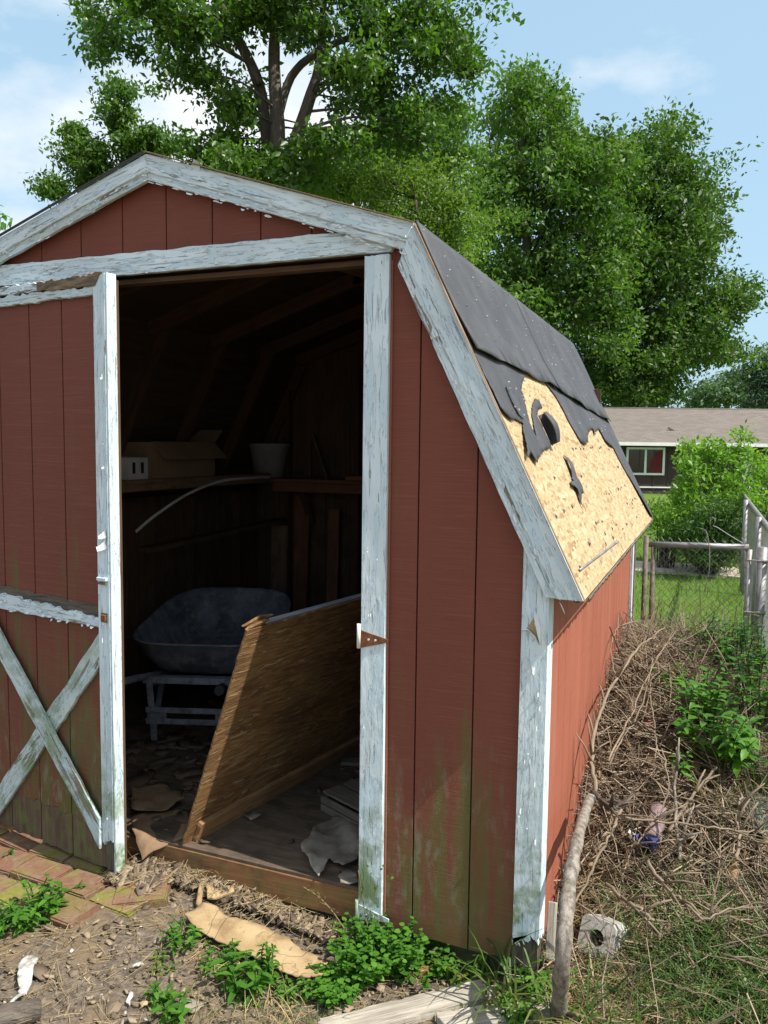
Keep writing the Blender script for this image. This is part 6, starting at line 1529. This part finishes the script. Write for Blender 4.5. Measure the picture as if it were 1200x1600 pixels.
tree('yellow_green_tree', 'yellowish green tree just behind the right roof slope', 16.5,
     [([(660, 470), (655, 380), (650, 320), (640, 280)], .08), ([(655, 400), (690, 340), (700, 300)], .04)],
     [(640, 300, 70, 50), (690, 340, 45, 55), (580, 290, 55, 34), (540, 275, 40, 30), (670, 400, 65, 36), (600, 350, 55, 36), (510, 290, 36, 26), (700, 420, 45, 45)],
     360, 62, .18, .10, 'yellowtree', 1.3)
GT = 'tall trees beyond the brown house'
tree('tall_tree', 'tall green tree with an open pointed top right of the big tree', 41.0,
     [([(830, 660), (825, 450), (820, 300), (815, 180), (815, 120)], .34), ([(825, 420), (870, 300), (880, 200)], .15), ([(825, 450), (770, 330), (765, 220)], .15)],
     [(818, 125, 14, 22), (815, 165, 36, 34), (782, 170, 12, 40), (775, 230, 26, 40), (868, 160, 11, 26), (855, 215, 45, 40), (835, 250, 60, 30), (780, 290, 50, 50), (860, 310, 85, 55), (925, 255, 26, 45), (900, 225, 22, 24), (790, 400, 65, 55), (885, 410, 85, 65), (840, 500, 85, 65), (770, 470, 50, 50), (745, 330, 22, 60), (935, 350, 36, 60), (730, 480, 40, 60), (945, 250, 30, 34), (955, 320, 35, 60), (960, 400, 45, 60), (980, 250, 26, 30), (950, 500, 50, 60)],
     1200, 44, .42, .29, 'maple', 4.5, flat=.8)
tree('broad_tree', 'broad dark green tree standing at the right of the group', 46.0,
     [([(1020, 680), (1015, 500), (1010, 380), (1015, 270)], .36), ([(1015, 480), (1060, 400), (1085, 330)], .15), ([(1018, 560), (1080, 500), (1130, 480)], .12), ([(1018, 590), (1070, 565), (1110, 560), (1150, 555)], .07)],
     [(1045, 212, 22, 16), (1025, 245, 46, 26), (1000, 280, 45, 35), (1070, 270, 28, 34), (970, 320, 40, 50), (1050, 340, 65, 50), (1093, 310, 14, 28), (1090, 400, 36, 40), (1010, 420, 80, 50), (1125, 450, 30, 14), (1110, 488, 34, 18), (1150, 470, 14, 12), (1120, 545, 22, 8), (1142, 556, 12, 5), (1060, 500, 60, 50), (960, 470, 50, 60), (1000, 570, 75, 42), (1070, 548, 30, 18), (1015, 615, 45, 22), (975, 610, 60, 30)],
     1300, 42, .46, .31, 'broad', 5.0, flat=.75)
tree('background_tree', 'tree filling the gap low behind the right roof slope', 50.0,
     [([(930, 680), (925, 560), (920, 500)], .26), ([(925, 600), (880, 540), (860, 500)], .14)],
     [(880, 560, 65, 45), (940, 560, 45, 55), (820, 520, 65, 45), (960, 610, 40, 26), (760, 430, 55, 55), (990, 628, 45, 12), (920, 480, 50, 50), (930, 400, 40, 60)],
     330, 62, .55, .27, 'oak', 3.5)
tree('background_tree', 'dense tree behind the roof between the trunks and yellowish tree', 24.0,
     [([(560, 480), (560, 380), (555, 300)], .12)],
     [(540, 290, 65, 40), (480, 300, 55, 26), (620, 255, 55, 55), (700, 290, 55, 50), (590, 230, 45, 34), (410, 290, 45, 18), (670, 210, 40, 36), (720, 250, 34, 60), (690, 180, 26, 24), (725, 400, 40, 60)],
     420, 62, .24, .135, 'maple', 1.6)
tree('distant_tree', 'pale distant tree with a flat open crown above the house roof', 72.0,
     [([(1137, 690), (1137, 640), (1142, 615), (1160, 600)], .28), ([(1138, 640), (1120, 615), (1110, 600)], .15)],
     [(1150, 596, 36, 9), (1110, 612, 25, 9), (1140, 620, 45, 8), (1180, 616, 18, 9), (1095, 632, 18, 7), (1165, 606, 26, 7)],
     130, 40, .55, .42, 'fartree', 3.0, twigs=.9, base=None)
tree('pine_tree', 'dark pine at the right edge beyond the house roof', 58.0,
     [([(1215, 690), (1212, 640), (1210, 580), (1208, 550)], .25), ([(1212, 600), (1190, 585), (1180, 585)], .08), ([(1213, 640), (1180, 635), (1165, 638)], .08)],
     [(1198, 566, 12, 10), (1185, 584, 12, 6), (1195, 598, 14, 6), (1215, 590, 30, 32), (1175, 636, 20, 5), (1200, 624, 20, 10)],
     110, 60, .40, .34, 'pine', 2.0, aspect=.25)
# leafy twig end reaching in at the left edge, from a sapling behind the shed's left corner
sp_ = thing('sapling', 'sapling branch tip with pointed leaves at the left frame edge', 'sapling', ony(-60, 1100, 3.6) * np.array([1, 1, 0]) + np.array([0, 0, -.1]))
b0 = ony(-60, 1100, 3.6); pts = [Vector((b0[0], b0[1], -.1)), ony(-62, 700, 3.6), ony(-50, 450, 3.6), ony(-25, 360, 3.6), ony(6, 338, 3.6)]
bm = bmesh.new(); tube(bm, spline(pts, 6), [.025 - .0009 * k for k in range(25)], 6); from_bm('trunk', bm, M['bark'], sp_)
bm = bmesh.new(); tube(bm, spline([ony(-40, 400, 3.6), ony(-15, 372, 3.6), ony(2, 366, 3.6)], 5), .005, 5); from_bm('twig', bm, M['bark'], sp_)
B, D_ = [], []
for (u, v, k) in ((2, 332, 9), (10, 340, 6), (-20, 345, 8), (0, 362, 5), (-25, 365, 8), (-45, 420, 8), (-55, 480, 8)):
    for _ in range(k): B.append(ony(u + random.uniform(-9, 9), v + random.uniform(-9, 9), 3.6 + random.uniform(-.12, .12))); D_.append((random.uniform(-.5, 1), random.uniform(-1, .3), random.uniform(-1.0, .3)))
B, D_ = np.array(B), np.array(D_); V, F = leaves(B, D_, np.tile([0, -.3, 1.0], (len(B), 1)) + RNG.normal(0, .3, (len(B), 3)), RNG.uniform(.07, .11, len(B)), RNG.uniform(.035, .06, len(B)))
from_np('foliage', V, F, M['weed'], sp_, tint=np.repeat(RNG.random(len(B)), 8))['kind'] = 'stuff'
# shrubs in the yard
def shrub(name, label, D, basepx, ells, n, per, sig, size, mat, depth, aspect=.5):
    b = at(*basepx, D); root = thing(name, label, 'shrub', (b[0], b[1], float(gz(b[0], b[1])))); C = ell(ells, D, n, depth); bm = bmesh.new()
    for c in C[RNG.random(len(C)) < .5]:
        s = Vector((b[0] + random.uniform(-.12, .12), b[1] + random.uniform(-.12, .12), -.12)); tube(bm, spline([s, s.lerp(Vector(c), .5) + Vector((0, 0, .12)), Vector(c)], 3), [.016 * (1 - .11 * k) for k in range(7)], 5, False)
    from_bm('stems', bm, M['bark'], root, True)['kind'] = 'stuff'
    V, F, t = leafcloud(C, per, sig, size, .8, aspect); from_np('crown', V, F, M[mat], root, tint=t)['kind'] = 'stuff'
shrub('leafy_shrub', 'bright green leafy shrub standing before the brown house', 12.2, (1125, 885), [(1125, 705, 34, 16), (1085, 725, 22, 10), (1110, 745, 45, 18), (1145, 765, 35, 26), (1080, 770, 26, 12), (1175, 712, 18, 14), (1050, 792, 20, 9), (1090, 795, 30, 14), (1162, 684, 5, 8), (1130, 800, 30, 24), (1075, 700, 10, 6)], 130, 46, .095, .085, 'bush', .6)
shrub('leafy_shrub', 'shrub at the right edge behind the fence', 13.4, (1195, 880), [(1188, 738, 20, 14), (1195, 780, 18, 24)], 40, 46, .11, .08, 'bush', .6)
shrub('conifer_shrub', 'low dark conifer shrub at the foot of the leafy shrub', 11.4, (1105, 892), [(1110, 840, 42, 35), (1105, 865, 38, 22), (1140, 820, 30, 35), (1080, 835, 22, 22), (1120, 800, 30, 20)], 150, 90, .11, .075, 'conifer', .6, .28)
shrub('low_shrub', 'low light green shrub clump behind the gate beside the roof corner', 12.0, (1040, 862), [(1045, 815, 28, 18), (1060, 835, 24, 14), (1030, 800, 14, 10)], 50, 60, .14, .07, 'bush', .5, .3)
